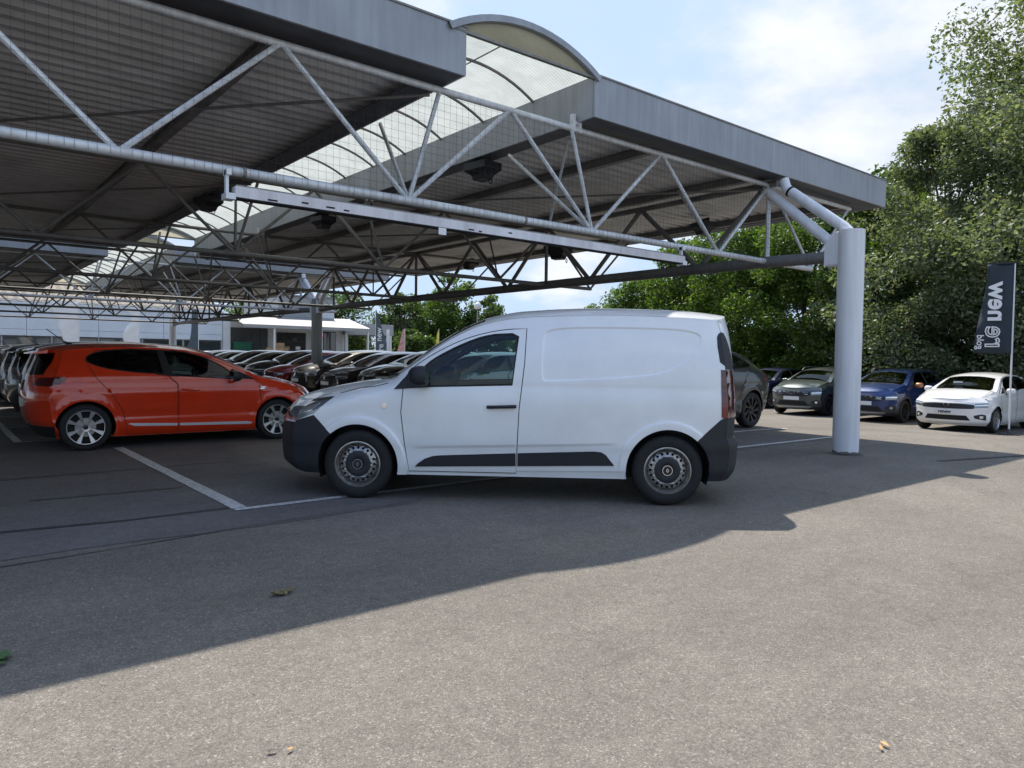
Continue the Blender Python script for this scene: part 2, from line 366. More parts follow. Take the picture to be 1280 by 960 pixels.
            for i in [-1]+list(range(len(F))):
                T = tri[lab == i]
                if not len(T): continue
                idx, inv = np.unique(T, return_inverse=True); T2 = inv.reshape(-1, 3); Q = P[idx]; Nn = n[idx]
                if i >= 0 and F[i][3]: Q = Q+Nn*F[i][3]
                if i >= 0 and F[i][3] > 0 or (i >= 0 and 'k' in F[i][4]):
                    ed = {}
                    for t in T2:
                        for j in range(3): q = (int(t[j]), int(t[(j+1) % 3])); ed[q] = 1
                    bd = [q for q in ed if (q[1], q[0]) not in ed]; b0 = len(Q); vs_ = sorted({q[0] for q in bd}|{q[1] for q in bd}); mp_ = {a_: b0+j for j, a_ in enumerate(vs_)}
                    Q = np.vstack([Q, Q[vs_]-Nn[vs_]*(abs(F[i][3])+.012)]); Nn = np.vstack([Nn, Nn[vs_]])
                    fs = [tuple(map(int, t)) for t in T2]+[(q[1], q[0], mp_[q[0]], mp_[q[1]]) for q in bd]
                else: fs = [tuple(map(int, t)) for t in T2]
                sides = [1, -1] if kind == 'side' else [1]
                if i >= 0 and 'L' in F[i][4]: sides = [1]
                for sg in sides:
                    Qs, Ns, fs_ = Q, Nn, fs
                    if sg < 0: Qs = Q*[1, -1, 1]; Ns = Nn*[1, -1, 1]; fs_ = [t[::-1] for t in fs]
                    if i < 0 or 'b' in F[i][4]:
                        b = acc['c']; acc['v'].append(Qs); acc['n'].append(Ns); acc['f'] += [tuple(b+j for j in t) for t in fs_]; acc['c'] += len(Qs)
                    else:
                        par = made.get(F[i][4].split('>')[1]) if '>' in F[i][4] else root
                        ob = mesh_obj(F[i][0], Qs, fs_, M[F[i][1]], par or root, smooth=True, normals=None if 'a' in F[i][4] else Ns)
                        made[F[i][0]] = ob
        b = mesh_obj(bodyname, np.vstack(acc['v']), acc['f'], bodymat, root, normals=np.vstack(acc['n'])); made[bodyname] = b
        return made

def disc_mesh(outline, holes, fz, h, thick=.0):
    """flat piece with holes in the wheel plane; fz(r) gives depth (y)"""
    loops = [(outline, True)]+[(q, True) for q in holes]
    v, tri, cen = cdt(loops, h, outline); k = np.ones(len(tri), bool)
    for q in holes: k &= ~inpoly(q, cen)
    tri = tri[k]; r = np.hypot(v[:, 0], v[:, 1]); P = [(a, float(fz(q)), b) for (a, b), q in zip(v, r)]; fs = []
    for t in tri:
        a, b, c = (v[i] for i in t); cr_ = (b[0]-a[0])*(c[1]-a[1])-(b[1]-a[1])*(c[0]-a[0]); fs.append(tuple(int(i) for i in (t if cr_ > 0 else t[::-1])))
    if thick:
        ed = {(t[j], t[(j+1) % 3]) for t in fs for j in range(3)}; n = len(P); P = P+[(x, y+thick, z) for x, y, z in P]
        fs += [(b, a, n+a, n+b) for a, b in ed if (b, a) not in ed]
    return P, fs
def ring(r, n=16, c=(0, 0)): return [(c[0]+r*math.cos(2*PI*i/n), c[1]+r*math.sin(2*PI*i/n)) for i in range(n)]
def make_wheel(root, style, rad, wd, rr, cx, y, side, detail=1, dark='alloy_dark', bright='alloy'):
    """side -1: left wheel, face towards -y"""
    seg = 40 if detail else 22; h = wd/2
    tp = [(rr, -h*.86), (rr+.012, -h*.97), (rad-.045, -h*1.0), (rad-.014, -h*.88), (rad-.003, -h*.7), (rad, -h*.35), (rad, h*.35), (rad-.003, h*.7), (rad-.02, h), (rr+.01, h), (rr, h*.8)]
    mb = MB().lathe(tp, seg); t = mb.build('wheel', M['rubber'], root, True); t.location = (cx, y, rad)
    if side > 0: t.rotation_euler = (0, 0, PI)
    rm = MB().lathe([(rr+.004, -h*.93), (rr-.006, -h*.95), (rr-.014, -h*.8), (rr-.03, -h*.5), (rr-.035, h*.5), (.03, h*.5)], seg).build('rim', M['steel' if style == 'steel' else dark if style == 'clio' else bright], t, True)
    if style == 'steel':
        def fz(r): return -h*.50-.030*max(0, 1-abs(r-.125)/.06)+(.02 if r > .175 else 0)
        holes = [ring(.0125, 10, (.150*math.cos(2*PI*i/20), .150*math.sin(2*PI*i/20))) for i in range(20)]
        P, F = disc_mesh(ring(rr-.02, 48), holes, fz, .02, .012); mesh_obj('wheel_disc', P, F, M['steel'], t)
        MB().lathe([(.125, -h*.60), (.118, -h*.76), (.10, -h*.82), (.06, -h*.84), (.052, -h*.78), (.05, -h*.86), (.0, -h*.88)], 32).build('hub_cap', M['plastic'], t, True)
        MB().lathe([(.047, -h*.87), (.047, -h*.91), (.040, -h*.91), (.040, -h*.87)], 24).build('hub_ring', M['chrome'], t, True)
        d = [(0, .022), (.014, 0), (0, -.022), (-.014, 0)]; e = [(0, .010), (.006, 0), (0, -.010), (-.006, 0)]
        P, F = disc_mesh(d, [e], lambda r: -h*.93, .02, .006); mesh_obj('wheel_badge', P, F, M['chrome'], t)
        MB().lathe([(rr-.03, -h*.2), (.02, -h*.2)], 24).build('brake_drum', M['gap'], t)
    else:
        n = {'clio': 8, 'multi': 8, 'five': 5, 'turbine': 9}[style]; holes = []; ro = rr-.012
        for i in range(n):
            a = 2*PI*i/n+.4
            if style == 'clio':     # eight petal spokes, flared towards the rim
                a = 2*PI*i/8; g1 = .245 if i % 2 else .275
                holes.append([(ro*.95*math.cos(a+q), ro*.95*math.sin(a+q)) for q in np.linspace(-g1, g1, 4)]+[(.058*math.cos(a+q), .058*math.sin(a+q)) for q in (.345, -.345)])
            else:
                g = {'multi': .24, 'five': .36, 'turbine': .20}[style]; tw = .35 if style == 'turbine' else 0
                holes.append([(ro*.93*math.cos(a+q), ro*.93*math.sin(a+q)) for q in np.linspace(-g, g, 5)]+[(.085*math.cos(a-tw+q), .085*math.sin(a-tw+q)) for q in (g*1.1, -g*1.1)])
        P, F = disc_mesh(ring(ro, 36 if detail else 24), holes, lambda r: -h*.80+.02*(1-r/ro), .05 if detail else .09, .03)
        mesh_obj('wheel_spokes', P, F, M[bright], t)
        MB().lathe([(.028, -h*.82), (.026, -h*.9), (0, -h*.9)], 16).build('hub_cap', M[dark], t, True)
        MB().lathe([(rr-.03, -h*.25), (.02, -h*.25)], 20).build('brake_disc', M['gap'], t)
        if detail: MB().lathe([(.125, -h*.45), (.05, -h*.45)], 28).build('brake_rotor', M['steel'], t)
    return t
def arches(root, wb, zc, Ra, yo, inset=.30, mt='gap'):
    for cx in (0, wb):
        for sd in (-1, 1):
            mb = MB(); A = np.linspace(-.35, PI+.35, 18); k = len(A)
            for a in A:
                for yy in (sd*(yo-.012), sd*(yo-inset)): mb.v.append((cx+Ra*math.cos(a), yy, zc+Ra*math.sin(a)))
            mb.v.append((cx, sd*(yo-inset), zc))
            for i in range(k-1): mb.f.append((2*i, 2*i+1, 2*i+3, 2*i+2)); mb.f.append((2*i+1, 2*k, 2*i+3))
            mb.build('wheel_arch_liner', M[mt], root)
def mirror(root, x, y, z, sd, m, s=1.0):
    """door mirror housing on its foot"""
    mb = MB(); n0 = 0; sec = [(-.07, .50), (-.045, .85), (0, 1.0), (.05, .98), (.068, .93)]; k = 16
    for (dx, q) in sec:
        for j in range(k):
            t = 2*PI*j/k; c, s_ = math.cos(t), math.sin(t); e = .62
            yy = .105*q*math.copysign(abs(c)**e, c); z_ = .080*q*math.copysign(abs(s_)**e, s_)
            mb.v.append((x+dx*s, y+sd*(.11+0)*s+yy*s, z+z_*s))
    for i in range(len(sec)-1):
        for j in range(k): a = i*k+j; b = i*k+(j+1) % k; mb.f.append((a, b, b+k, a+k))
    mb.f.append(tuple(range(k))[::-1]); o = mb.build('door_mirror', m, root, True)
    g = MB(); g.v = [(v[0]+.001, v[1], v[2]) for v in mb.v[-k:]]; g.f = [tuple(range(k))]; g.build('mirror_glass', M['chrome'], o)
    MB().tube([(x, y-sd*.02, z-.065*s), (x, y+sd*.08*s, z-.05*s)], .022*s, 8).build('mirror_foot', M['plastic'], o, True)
    return o
def seats(root, xs, w_, z0, mt='seat', hgt=.62):
    for x in xs:
        for sd in (-1, 1):
            mb = MB(); y = sd*w_
            mb.prism(chaikin([(x-.28, z0), (x+.22, z0-.03), (x+.24, z0+.09), (x-.26, z0+.14)], 2), y-.24, y+.24)
            mb.prism(chaikin([(x+.12, z0+.02), (x+.26, z0+.02), (x+.42, z0+hgt), (x+.33, z0+hgt+.03), (x+.22, z0+hgt*.5)], 2), y-.23, y+.23)
            mb.prism(chaikin([(x+.33, z0+hgt+.05), (x+.41, z0+hgt+.04), (x+.45, z0+hgt+.20), (x+.37, z0+hgt+.21)], 2), y-.13, y+.13)
            mb.build('seat', M[mt], root)
def steering(root, x, y, z):
    mb = MB(); pts = []
    for i in range(21):
        t = 2*PI*i/20; a = .185*math.cos(t); b = .185*math.sin(t); pts.append((x+b*.42, y+a, z+b*.9))
    mb.tube(pts, .015, 6, False); mb.tube([(x, y-.17, z), (x, y+.17, z)], .02, 6); mb.tube([(x, y, z), (x-.25, y, z-.12)], .04, 8)
    mb.build('steering_wheel', M['interior'], root, True)
def text_mesh(name, s, size, m, parent, mw, ext=.002, off=0., outline=False):
    cu = bpy.data.curves.new(name, 'FONT'); cu.body = s; cu.size = size; cu.extrude = ext; cu.offset = off; cu.align_x = 'CENTER'; cu.align_y = 'CENTER'; cu.resolution_u = 3
    if outline: cu.fill_mode = 'NONE'; cu.bevel_depth = size*.025; cu.bevel_resolution = 1; cu.extrude = 0
    t = bpy.data.objects.new(name, cu); COL.objects.link(t); bpy.context.view_layer.update()
    me = bpy.data.meshes.new_from_object(t.evaluated_get(bpy.context.evaluated_depsgraph_get())); bpy.data.objects.remove(t)
    me.materials.clear(); me.materials.append(m); o = bpy.data.objects.new(name, me); COL.objects.link(o); o.parent = parent; o.matrix_local = mw; return o
def arc_pts(cx, cz, r, a0, a1, n=14): return [(cx+r*math.cos(a), cz+r*math.sin(a)) for a in np.linspace(a0, a1, n)]
# ---- the white van
def make_van():
    root = empty('panel_van', label='white panel van with black bumpers and steel wheels standing across the lane', cat='van')
    panel = chaikin([(1.664, 1.456), (1.69, 1.600), (2.40, 1.612), (3.106, 1.592), (3.118, 1.45), (3.02, 1.33), (2.80, 1.18), (2.50, 1.135), (1.70, 1.085), (1.655, 1.12)], 3)
    pin = chaikin([(1.688, 1.456), (1.712, 1.577), (2.40, 1.589), (3.085, 1.571), (3.094, 1.45), (3.0, 1.345), (2.79, 1.204), (2.50, 1.16), (1.72, 1.11), (1.68, 1.13)], 3)
    q0, q1 = stroke(pin, .032, True); panel = q0 if max(p[0] for p in q0) > max(p[0] for p in q1) else q1
    PA = np.array(pin); PB = np.roll(PA, -1, 0); PD = PB-PA; PL = (PD**2).sum(1)
    def disp(x, z):
        x, z = np.broadcast_arrays(np.asarray(x, float), np.asarray(z, float)); Q = np.stack([x.ravel(), z.ravel()], -1)
        ins = inpoly(pin, Q); t = np.clip(((Q[:, None]-PA)*PD).sum(2)/PL, 0, 1)
        d = np.sqrt(((Q[:, None]-PA-t[..., None]*PD)**2).sum(2).min(1)); d = np.where(ins, 0, d); q = np.clip(1-d/.016, 0, 1); X_ = Q[:, 0]; Z_ = Q[:, 1]
        zc_ = .480+(X_-.467)*.034; t = np.clip((Z_-zc_)/.026+.5, 0, 1); t = t*t*(3-2*t); fade = np.clip((X_-.50)/.10, 0, 1)*np.clip((2.36-X_)/.10, 0, 1)
        r = np.minimum(np.hypot(X_, Z_-.315), np.hypot(X_-2.812, Z_-.315)); a = np.clip((.452-r)/.022, 0, 1)*np.clip((Z_-.30)/.1, 0, 1)
        return (-.012*q-.010*(1-t)*fade*np.clip((Z_-.24)/.08, 0, 1)+.011*a*a*(3-2*a)).reshape(x.shape)
    sp = dict(top=[(-.9, .86), (-.78, .90), (-.5, .985), (-.1, 1.065), (.12, 1.10), (.30, 1.19), (.60, 1.42), (.90, 1.605), (1.15, 1.705), (1.5, 1.775), (2.2, 1.81), (2.8, 1.803), (3.15, 1.785), (3.34, 1.765), (3.5, 1.75)],
              rail=[(-.62, .83), (-.45, .90), (-.2, .97), (.1, 1.035), (.30, 1.095), (.365, 1.14), (.46, 1.21), (.695, 1.385), (.907, 1.515), (1.118, 1.605), (1.39, 1.665), (1.7, 1.690), (2.3, 1.705), (2.9, 1.695), (3.2, 1.68), (3.4, 1.665)],
              wr=[(-.6, .68), (0, .73), (.35, .745), (.7, .72), (1.2, .70), (2.2, .71), (3.4, .70)],
              P=[(.225, .835), (.32, .862), (.46, .872), (.54, .884), (.78, .888), (.95, .884), (1.06, .868)], belt=1.06, pw=1.9,
              fp=[(.22, -.80), (.30, -.895), (.55, -.915), (.70, -.885), (.82, -.835), (.90, -.77)], rp=[(.225, 3.45), (.32, 3.50), (.56, 3.515), (.60, 3.48), (.9, 3.49), (1.25, 3.465), (1.6, 3.43), (1.75, 3.395)],
              cf=.30, cr=.16, tf=.15, Lf=.78, tr=.035, Lr=.5, wb=2.812, Ra=.372, zc=.315, zh=.90, zt=1.755, pf=2.6, pr=5, fl=.006, nt=2.6, disp=disp)
    B = Body(sp, .048)
    dt = [(.432, 1.118), (.475, 1.200), (.63, 1.310), (.849, 1.430), (1.039, 1.505), (1.243, 1.555), (1.40, 1.572)]
    door = [(.475, .262), (.437, .495), (.400, .80), (.418, 1.023)]+chaikin(dt, 2, False)+[(1.53, 1.578), (1.517, 1.258), (1.474, .849), (1.459, .49), (1.452, .262)]
    win = [(.66, 1.048), (1.403, 1.072), (1.447, 1.505), (1.40, 1.520)]+chaikin([(1.247, 1.512), (1.109, 1.486), (.905, 1.402), (.699, 1.290), (.62, 1.225), (.56, 1.15), (.60, 1.06)], 2, False)
    head = [(-.80, .80), (-.70, .865), (-.245, .926), (-.308, .865), (-.409, .775), (-.571, .714), (-.8, .70)]
    bump = [(-1, .1), (-1, .72), (-.571, .712), (-.409, .762), (-.215, .565), (-.2, .1)]
    feats = dict(side=[('arch_flare', 'white_paint', (ring(.452, 60, (0, .315)), ring(.430, 60, (0, .315))), 0., 'a'), ('arch_flare', 'white_paint', (ring(.452, 60, (2.812, .315)), ring(.430, 60, (2.812, .315))), 0., 'a'),
        ('front_bumper', 'plastic', bump, .004), ('headlight', 'lens', head, .002),
        ('daytime_light', 'lens_bright', [(-.60, .80), (-.36, .875), (-.38, .845), (-.44, .80), (-.58, .755)], .004),
        ('headlight_trim', 'plastic', [(-.72, .862), (-.245, .930), (-.26, .908), (-.72, .838)], .004),
        ('rear_bumper', 'plastic', [(4, .1), (4, .80), (3.30, .80), (3.262, .775), (3.05, .575), (2.95, .1)], .004),
        ('rear_pillar_trim', 'plastic', chaikin([(3.236, 1.50), (3.27, 1.57), (3.6, 1.60), (3.6, 1.225), (3.270, 1.225)], 1), .003),
        ('tail_light', 'taildark', [(3.268, 1.225), (3.6, 1.225), (3.6, .80), (3.276, .80)], .004),
        ('tail_light_strip', 'tail', [(3.285, .92), (3.6, .97), (3.6, .80), (3.276, .80)], .006),
        ('sill', 'white_paint', [(.44, .2), (.462, .268), (2.48, .30), (2.48, .2)], -.012, 'k'),
        ('door', 'white_paint', door, 0.),
        ('door_gap', 'gap', stroke(door, .008, True), -.003),
        ('window_seal', 'gap', stroke(win, .030, True), .002), ('side_window', 'glass', win, -.002),
        ('panel_edge', 'white_paint', (panel, pin), 0., 'a'), ('crease', 'white_paint', stroke([(.52, .482), (1.0, .498), (1.443, .513)], .026), 0., 'a'), ('crease', 'white_paint', stroke([(1.472, .514), (2.0, .532), (2.36, .545)], .026), 0., 'a'),
        ('lower_moulding', 'plastic', [(.530, .308), (.555, .335), (.62, .380), (.69, .405), (.76, .413), (1.446, .446), (1.448, .330)], .012),
        ('lower_moulding', 'plastic', [(1.466, .447), (2.15, .476), (2.22, .470), (2.26, .445), (2.335, .352), (1.464, .330)], .012),
        ('mirror_base', 'plastic', [(.335, 1.010), (.41, 1.092), (.52, 1.195), (.58, 1.22), (.62, 1.10), (.64, 1.04), (.66, 1.032)], .012),
        ('hood_gap', 'gap', stroke([(-.2, .960), (0, 1.012), (.14, 1.030), (.26, 1.062)], .008), -.001),
        ('side_repeater', 'chrome', ring(.027, 14, (.248, .858)), .006), ('side_repeater_lens', 'lens_bright', [(.232, .850), (.264, .850), (.264, .866), (.232, .866)], .010),
        ('fuel_flap', 'white_paint', ring(.11, 20, (2.72, .93)), 0., 'R')],
        top=[('windshield', 'glass', [(.16, 0), (.19, .35), (.36, .64), (.62, .64), (1.13, .575), (1.11, .3), (1.10, 0), (1.11, -.3), (1.13, -.575), (.62, -.64), (.36, -.64), (.19, -.35)], 0.),
             ('cowl', 'plastic', [(.06, 0), (.09, .4), (.26, .68), (.36, .64), (.19, .35), (.16, 0), (.19, -.35), (.36, -.64), (.26, -.68), (.09, -.4)], -.003)],
        front=[('front_bumper', 'plastic', [(-1, .1), (1, .1), (1, .70), (.55, .68), (-.55, .68), (-1, .70)], .004),
               ('grille', 'plastic', [(-.46, .70), (.46, .70), (.50, .80), (-.50, .80)], .002), ('grille_bar', 'chrome', [(-.46, .775), (.46, .775), (.46, .79), (-.46, .79)], .008),
               ('headlight', 'lens', [(.50, .715), (.95, .70), (.95, .86), (.52, .81)], .002, 'm'),
               ('emblem', 'chrome', ([(0, .66), (.055, .745), (0, .83), (-.055, .745)], [(0, .69), (.035, .745), (0, .80), (-.035, .745)]), .014),
               ('lower_grille', 'gap', [(-.45, .30), (.45, .30), (.48, .42), (-.48, .42)], .006), ('number_plate', 'plate', [(-.26, .44), (.26, .44), (.26, .55), (-.26, .55)], .012)],
        rear=[('rear_bumper', 'plastic', [(-1, .1), (1, .1), (1, .80), (.70, .80), (.68, .56), (-.68, .56), (-.70, .80), (-1, .80)], .004), ('tail_light', 'taildark', [(.66, .80), (1, .80), (1, 1.225), (.69, 1.225)], .004, 'm'), ('rear_pillar_trim', 'plastic', [(.66, 1.228), (1, 1.228), (1, 1.60), (.70, 1.56)], .003, 'm'),
              ('rear_door_gap', 'gap', stroke([(.10, .57), (.10, 1.62)], .008), -.002), ('number_plate', 'plate', [(-.52, .72), (0, .72), (0, .83), (-.52, .83)], .008), ('door_handle', 'plastic', [(-.1, .88), (.06, .88), (.06, .95), (-.1, .95)], .02)])
    feats['side'] = [f for f in feats['side'] if f[0] != 'fuel_flap']
    made = B.emit(root, feats, M['white_paint'])
    for cx in (0, 2.812):
        for sd in (-1, 1): make_wheel(root, 'steel', .317, .20, .208, cx, sd*.775, sd)
    arches(root, 2.812, .315, .372, .86, .30, 'plastic')
    MB().box((-.55, -.52, .20), (3.35, .52, .34)).box((-.30, -.70, .24), (.1, .70, .4)).build('underbody', M['gap'], root)
    MB().box((.42, -.70, .24), (2.4, .70, .30)).build('floor', M['interior'], root)
    MB().box((1.60, -.70, .30), (1.63, .70, 1.55)).build('bulkhead', M['plastic_grey'], root)
    MB().prism(chaikin([(.30, .5), (.24, 1.05), (.50, 1.11), (.70, 1.03), (.74, .90), (.66, .5)], 2), -.66, .66).build('dashboard', M['interior'], root, True)
    seats(root, [1.12], .38, .50, 'seat', .58); steering(root, .80, -.37, 1.03)
    for sd in (-1, 1):
        mirror(root, .575, sd*.86, 1.135, sd, M['plastic'], 1.15)
        dr = root
        mb = MB(); pts = []
        for t in np.linspace(0, 1, 7): x = 1.186+.26*t; pts.append((x, sd*(float(B.Y(x, .868))+.012+.020*math.sin(PI*t)**.5), .862+.01*t))
        mb.tube(pts, .0155, 8); mb.build('door_handle', M['plastic'], root, True)
        P = []; x0, z0 = 1.315, .868
        mb = MB(); mb.v = [(x0+.06*math.cos(a), sd*(float(B.Y(x0+.06*math.cos(a), z0+.045*math.sin(a)))+.0015), z0+.045*math.sin(a)) for a in np.linspace(0, 2*PI, 25)[:-1]]; mb.f = [tuple(range(24))]
        mb.build('handle_recess', M['white_paint'], root)
    MB().tube([(.93, .50, 1.585), (1.02, .50, 1.66), (1.20, .50, 1.85)], .009, 6, r2=.004).build('antenna', M['plastic'], root)
    for sd in (-1, 1): MB().box((.30, sd*.5-.3, 1.135), (.33, sd*.5+.3, 1.15)).build('wiper', M['gap'], root)
    MB().tube([(2.9, -.5, .28), (3.42, -.5, .30)], .035, 8).build('exhaust', M['steel'], root, True)
    return root
# ---- hatchbacks and SUVs share this family
def make_car(name, label, cat, kind, pm, face='clio', style='clio', h=.07, group=None, detail=1, wheelmat=('alloy_dark', 'alloy'), gl='darkglass', mirm=None, textplate=None):
    root = empty(name, label=label, cat=cat, group=group)
    k = {'clio': (1, 1, 0, .31, .35), 'sandero': (1.012, 1.0, .045, .315, .355), 'stepway': (1.012, 1.03, .07, .33, .375), 'suv': (1.04, 1.03, .09, .335, .385), 'coupe': (1.05, 1.035, .09, .35, .395), 'saloon': (1.08, .98, .02, .32, .36)}[kind]
    sx, sz, lift, rad, Ra = k; zc = rad+.002
    X = lambda x: x*sx
    def Zt(z): return z*sz+lift*min(1, max(0, (z-.0)/.45))
    T = lambda pts: [(X(x), Zt(z)) for x, z in pts]; TZ = lambda pts: [(Zt(z), v) for z, v in pts]; TY = lambda pts: [(y, Zt(z)) for y, z in pts]; TXY = lambda pts: [(X(x), y) for x, y in pts]
    top = [(-.85, .70), (-.72, .76), (-.5, .86), (-.2, .945), (.05, .985), (.25, 1.06), (.6, 1.225), (.95, 1.365), (1.25, 1.425), (1.8, 1.455), (2.4, 1.44), (2.85, 1.395), (3.04, 1.36), (3.3, 1.30)]
    rail = [(-.60, .70), (-.38, .80), (-.1, .885), (.15, .94), (.25, .965), (.40, 1.04), (.59, 1.125), (.95, 1.275), (1.3, 1.355), (1.8, 1.385), (2.4, 1.37), (2.8, 1.325), (3.0, 1.29), (3.1, 1.26)]
    rp = [(.17, 3.05), (.30, 3.14), (.44, 3.205), (.66, 3.225), (.84, 3.20), (.93, 3.175), (1.07, 3.12), (1.25, 3.05), (1.36, 3.03)]
    if kind == 'coupe':
        top = top[:10]+[(2.3, 1.41), (2.8, 1.27), (3.1, 1.12), (3.25, 1.03), (3.4, 1.0)]; rail = rail[:10]+[(2.2, 1.355), (2.6, 1.25), (3.0, 1.07), (3.2, .98)]; rp = [(.17, 3.15), (.30, 3.30), (.44, 3.38), (.8, 3.40), (.93, 3.34), (1.0, 3.27)]
    dc = kind in ('sandero', 'stepway')
    if dc: top = [(x, z+(.0 if x > .2 else .055)) for x, z in top]; rail = [(x, z+(.0 if x > .2 else .045)) for x, z in rail]
    zt_ = {'coupe': 1.0}.get(kind, 1.345)
    sp = dict(top=T(top), rail=T(rail), wr=[(X(-.6), .70), (X(0), .76), (X(.3), .765), (X(.7), .69), (X(1.2), .60), (X(2.2), .585), (X(3.05), .56)] if kind != 'coupe' else [(X(-.6), .70), (X(0), .76), (X(.3), .765), (X(.7), .69), (X(1.2), .60), (X(2.0), .60), (X(2.6), .68), (X(3.2), .74)],
              P=TZ([(.17, .80), (.28, .868), (.38, .876), (.45, .868), (.54, .886), (.70, .897), (.775, .899), (.80, .884), (.90, .868), (.98, .85)]), belt=Zt(.98), pw=1.15,
              fp=TZ([(.17, -.66), (.26, -.78), (.5, -.80), (.66, -.785), (.76, -.73)]), rp=[(Zt(z), X(x)) for z, x in rp],
              cf=.33, cr=.24, tf=.17, Lf=.85, tr=.10, Lr=.8, wb=X(2.583), Ra=Ra, zc=zc, zh=Zt(.80 if dc else .755), zt=Zt(zt_), pf=2.4, pr=2.6, fl=.02, nt=2.4)
    B = Body(sp, h); rl = B.rail
    ft = [(float(x), float(rl(x))-.035) for x in np.linspace(X(.45), X(1.585), 8)]; rt = [(float(x), float(rl(x))-.035) for x in np.linspace(X(1.61), X(2.42), 6)]
    d1 = T([(.25, .19), (.265, .6), (.29, .93)])+ft+T([(1.57, 1.0), (1.435, .87), (1.43, .19)])
    d2 = T([(1.445, .19), (1.45, .87), (1.585, 1.0)])+rt+T([(2.56, 1.20), (2.46, .97), (2.27, .74), (2.14, .5), (2.08, .19)])
    w1 = T([(.64, .945), (1.50, 1.00), (1.575, 1.335)])+chaikin(T([(1.45, 1.338), (1.25, 1.315), (1.02, 1.245), (.80, 1.125), (.70, 1.04)]), 1, False)
    w2 = T([(1.625, 1.02), (1.665, 1.345)])+(chaikin(T([(2.0, 1.350), (2.30, 1.330), (2.50, 1.275), (2.57, 1.195), (2.36, 1.10), (1.97, 1.045)]), 2, False) if kind in ('clio', 'saloon') else chaikin(T([(2.1, 1.345), (2.45, 1.315) if kind != 'coupe' else (2.3, 1.27), (2.66, 1.19) if kind != 'coupe' else (2.6, 1.13), (2.60, 1.07), (1.97, 1.035)]), 1, False))
    tri = T([(.33, .93), (.60, .942), (.69, 1.06), (.66, 1.09), (.50, 1.02)])
    sk = stroke
    side = [('door', pm, d1, 0.), ('door', pm, d2, 0.), ('door_gap', 'gap', sk(d1, .009 if detail else .014, True), -.002), ('door_gap', 'gap', sk(d2, .009 if detail else .014, True), -.002),
            ('pillar_trim', 'gap', T([(1.44, .975), (1.52, 1.352), (1.72, 1.358), (1.72, 1.005)]), .0),
            ('window_seal', 'gap', sk(w1, .028, True), .001), ('window_seal', 'gap', sk(w2, .028, True), .001), ('side_window', gl if kind != 'clio' or not detail else 'glass', w1, -.002), ('side_window', 'darkglass', w2, -.002),
            ('quarter_trim', 'gap', tri, .001), ]
    hl = {'clio': [(-.9, .70), (-.42, .845), (-.36, .80), (-.50, .70), (-.9, .63)], 'dacia': [(-.9, .665), (-.55, .76), (-.36, .815), (-.40, .73), (-.9, .64)]}['dacia' if face in ('dacia', 'stepway') else 'clio']
    side.append(('headlight', 'lens', T(hl), .003)); side.append(('daytime_light', 'lens_bright', T([(x, z) for x, z in [(-.55, .70), (-.40, .79), (-.39, .76), (-.53, .67)]]), .006))
    if kind == 'coupe': side.append(('tail_light', 'tail', T([(2.98, .85), (3.6, .88), (3.6, .80), (3.05, .80)]), .004))
    elif kind in ('sandero', 'stepway', 'suv'): side.append(('tail_light', 'tail', T([(2.92, .98), (3.12, 1.04), (3.5, 1.0), (3.5, .76), (3.05, .80)]), .004))
    else: side.append(('tail_light', 'taildark', chaikin(T([(3.5, .985), (2.84, .985), (2.78, .955), (2.84, .885), (3.05, .855), (3.5, .85)]), 1), .004))
    if detail and kind == 'clio':
        side += [('door_moulding', 'satin', T([(.42, .262), (.39, .285), (.46, .302), (1.42, .318), (1.42, .285)]), .010), ('door_moulding', 'satin', T([(1.45, .285), (1.45, .318), (2.06, .345), (2.08, .335), (2.0, .305)]), .010),
                 ('fuel_flap_gap', 'gap', (ring(.118, 22, (X(2.76), Zt(.83))), ring(.110, 22, (X(2.76), Zt(.83)))), -.001, 'b'),
                 ('rear_bumper_gap', 'gap', sk(T([(2.93, .52), (2.93, .62), (2.98, .70), (3.06, .86)]), .007), -.001), ('hood_gap', 'gap', sk(T([(-.45, .79), (-.2, .875), (.05, .925), (.20, .95)]), .007), -.001),
                 ('fender_badge', 'chrome', T([(.205, .78), (.275, .785), (.285, .80), (.235, .80), (.27, .825), (.19, .82), (.185, .807), (.225, .807)]), .008), ('rear_bumper_lip', 'gap', T([(2.96, .1), (2.96, .24), (3.10, .33), (3.6, .36), (3.6, .1)]), .003),
                 ('character_line', pm, T([(1.46, .405), (1.62, .47), (1.95, .52), (1.8, .50), (1.6, .452)]), .006)]
    clad = face == 'stepway' or kind in ('suv', 'coupe', 'stepway')
    if clad:
        cm = 'plastic_grey' if kind != 'coupe' else pm
        for cx in (0, X(2.583)): side.append(('arch_cladding', cm, ring(Ra+.075, 34, (cx, zc)), .006))
        side.append(('sill_cladding', cm, T([(.2, .1), (.2, .30), (2.3, .32), (2.3, .1)]), .006)); side.append(('rear_bumper', cm, T([(2.95, .1), (2.98, .40), (3.6, .44), (3.6, .1)]), .006)); side.append(('front_bumper_trim', cm, T([(-1, .1), (-1, .34), (-.38, .34), (-.34, .1)]), .006))
    topf = [('windshield', 'farglass' if not (detail and kind == 'clio') else 'glass', TXY([(.06, 0), (.10, .35), (.24, .62), (.36, .66), (.62, .60), (.93, .54), (.91, .3), (.90, 0), (.91, -.3), (.93, -.54), (.62, -.60), (.36, -.66), (.24, -.62), (.10, -.35)]), 0.),
            ('cowl', 'gap', TXY([(-.02, 0), (.03, .4), (.19, .70), (.30, .70), (.24, .62), (.10, .35), (.06, 0), (.10, -.35), (.24, -.62), (.30, -.70), (.19, -.70), (.03, -.4)]), -.002)]
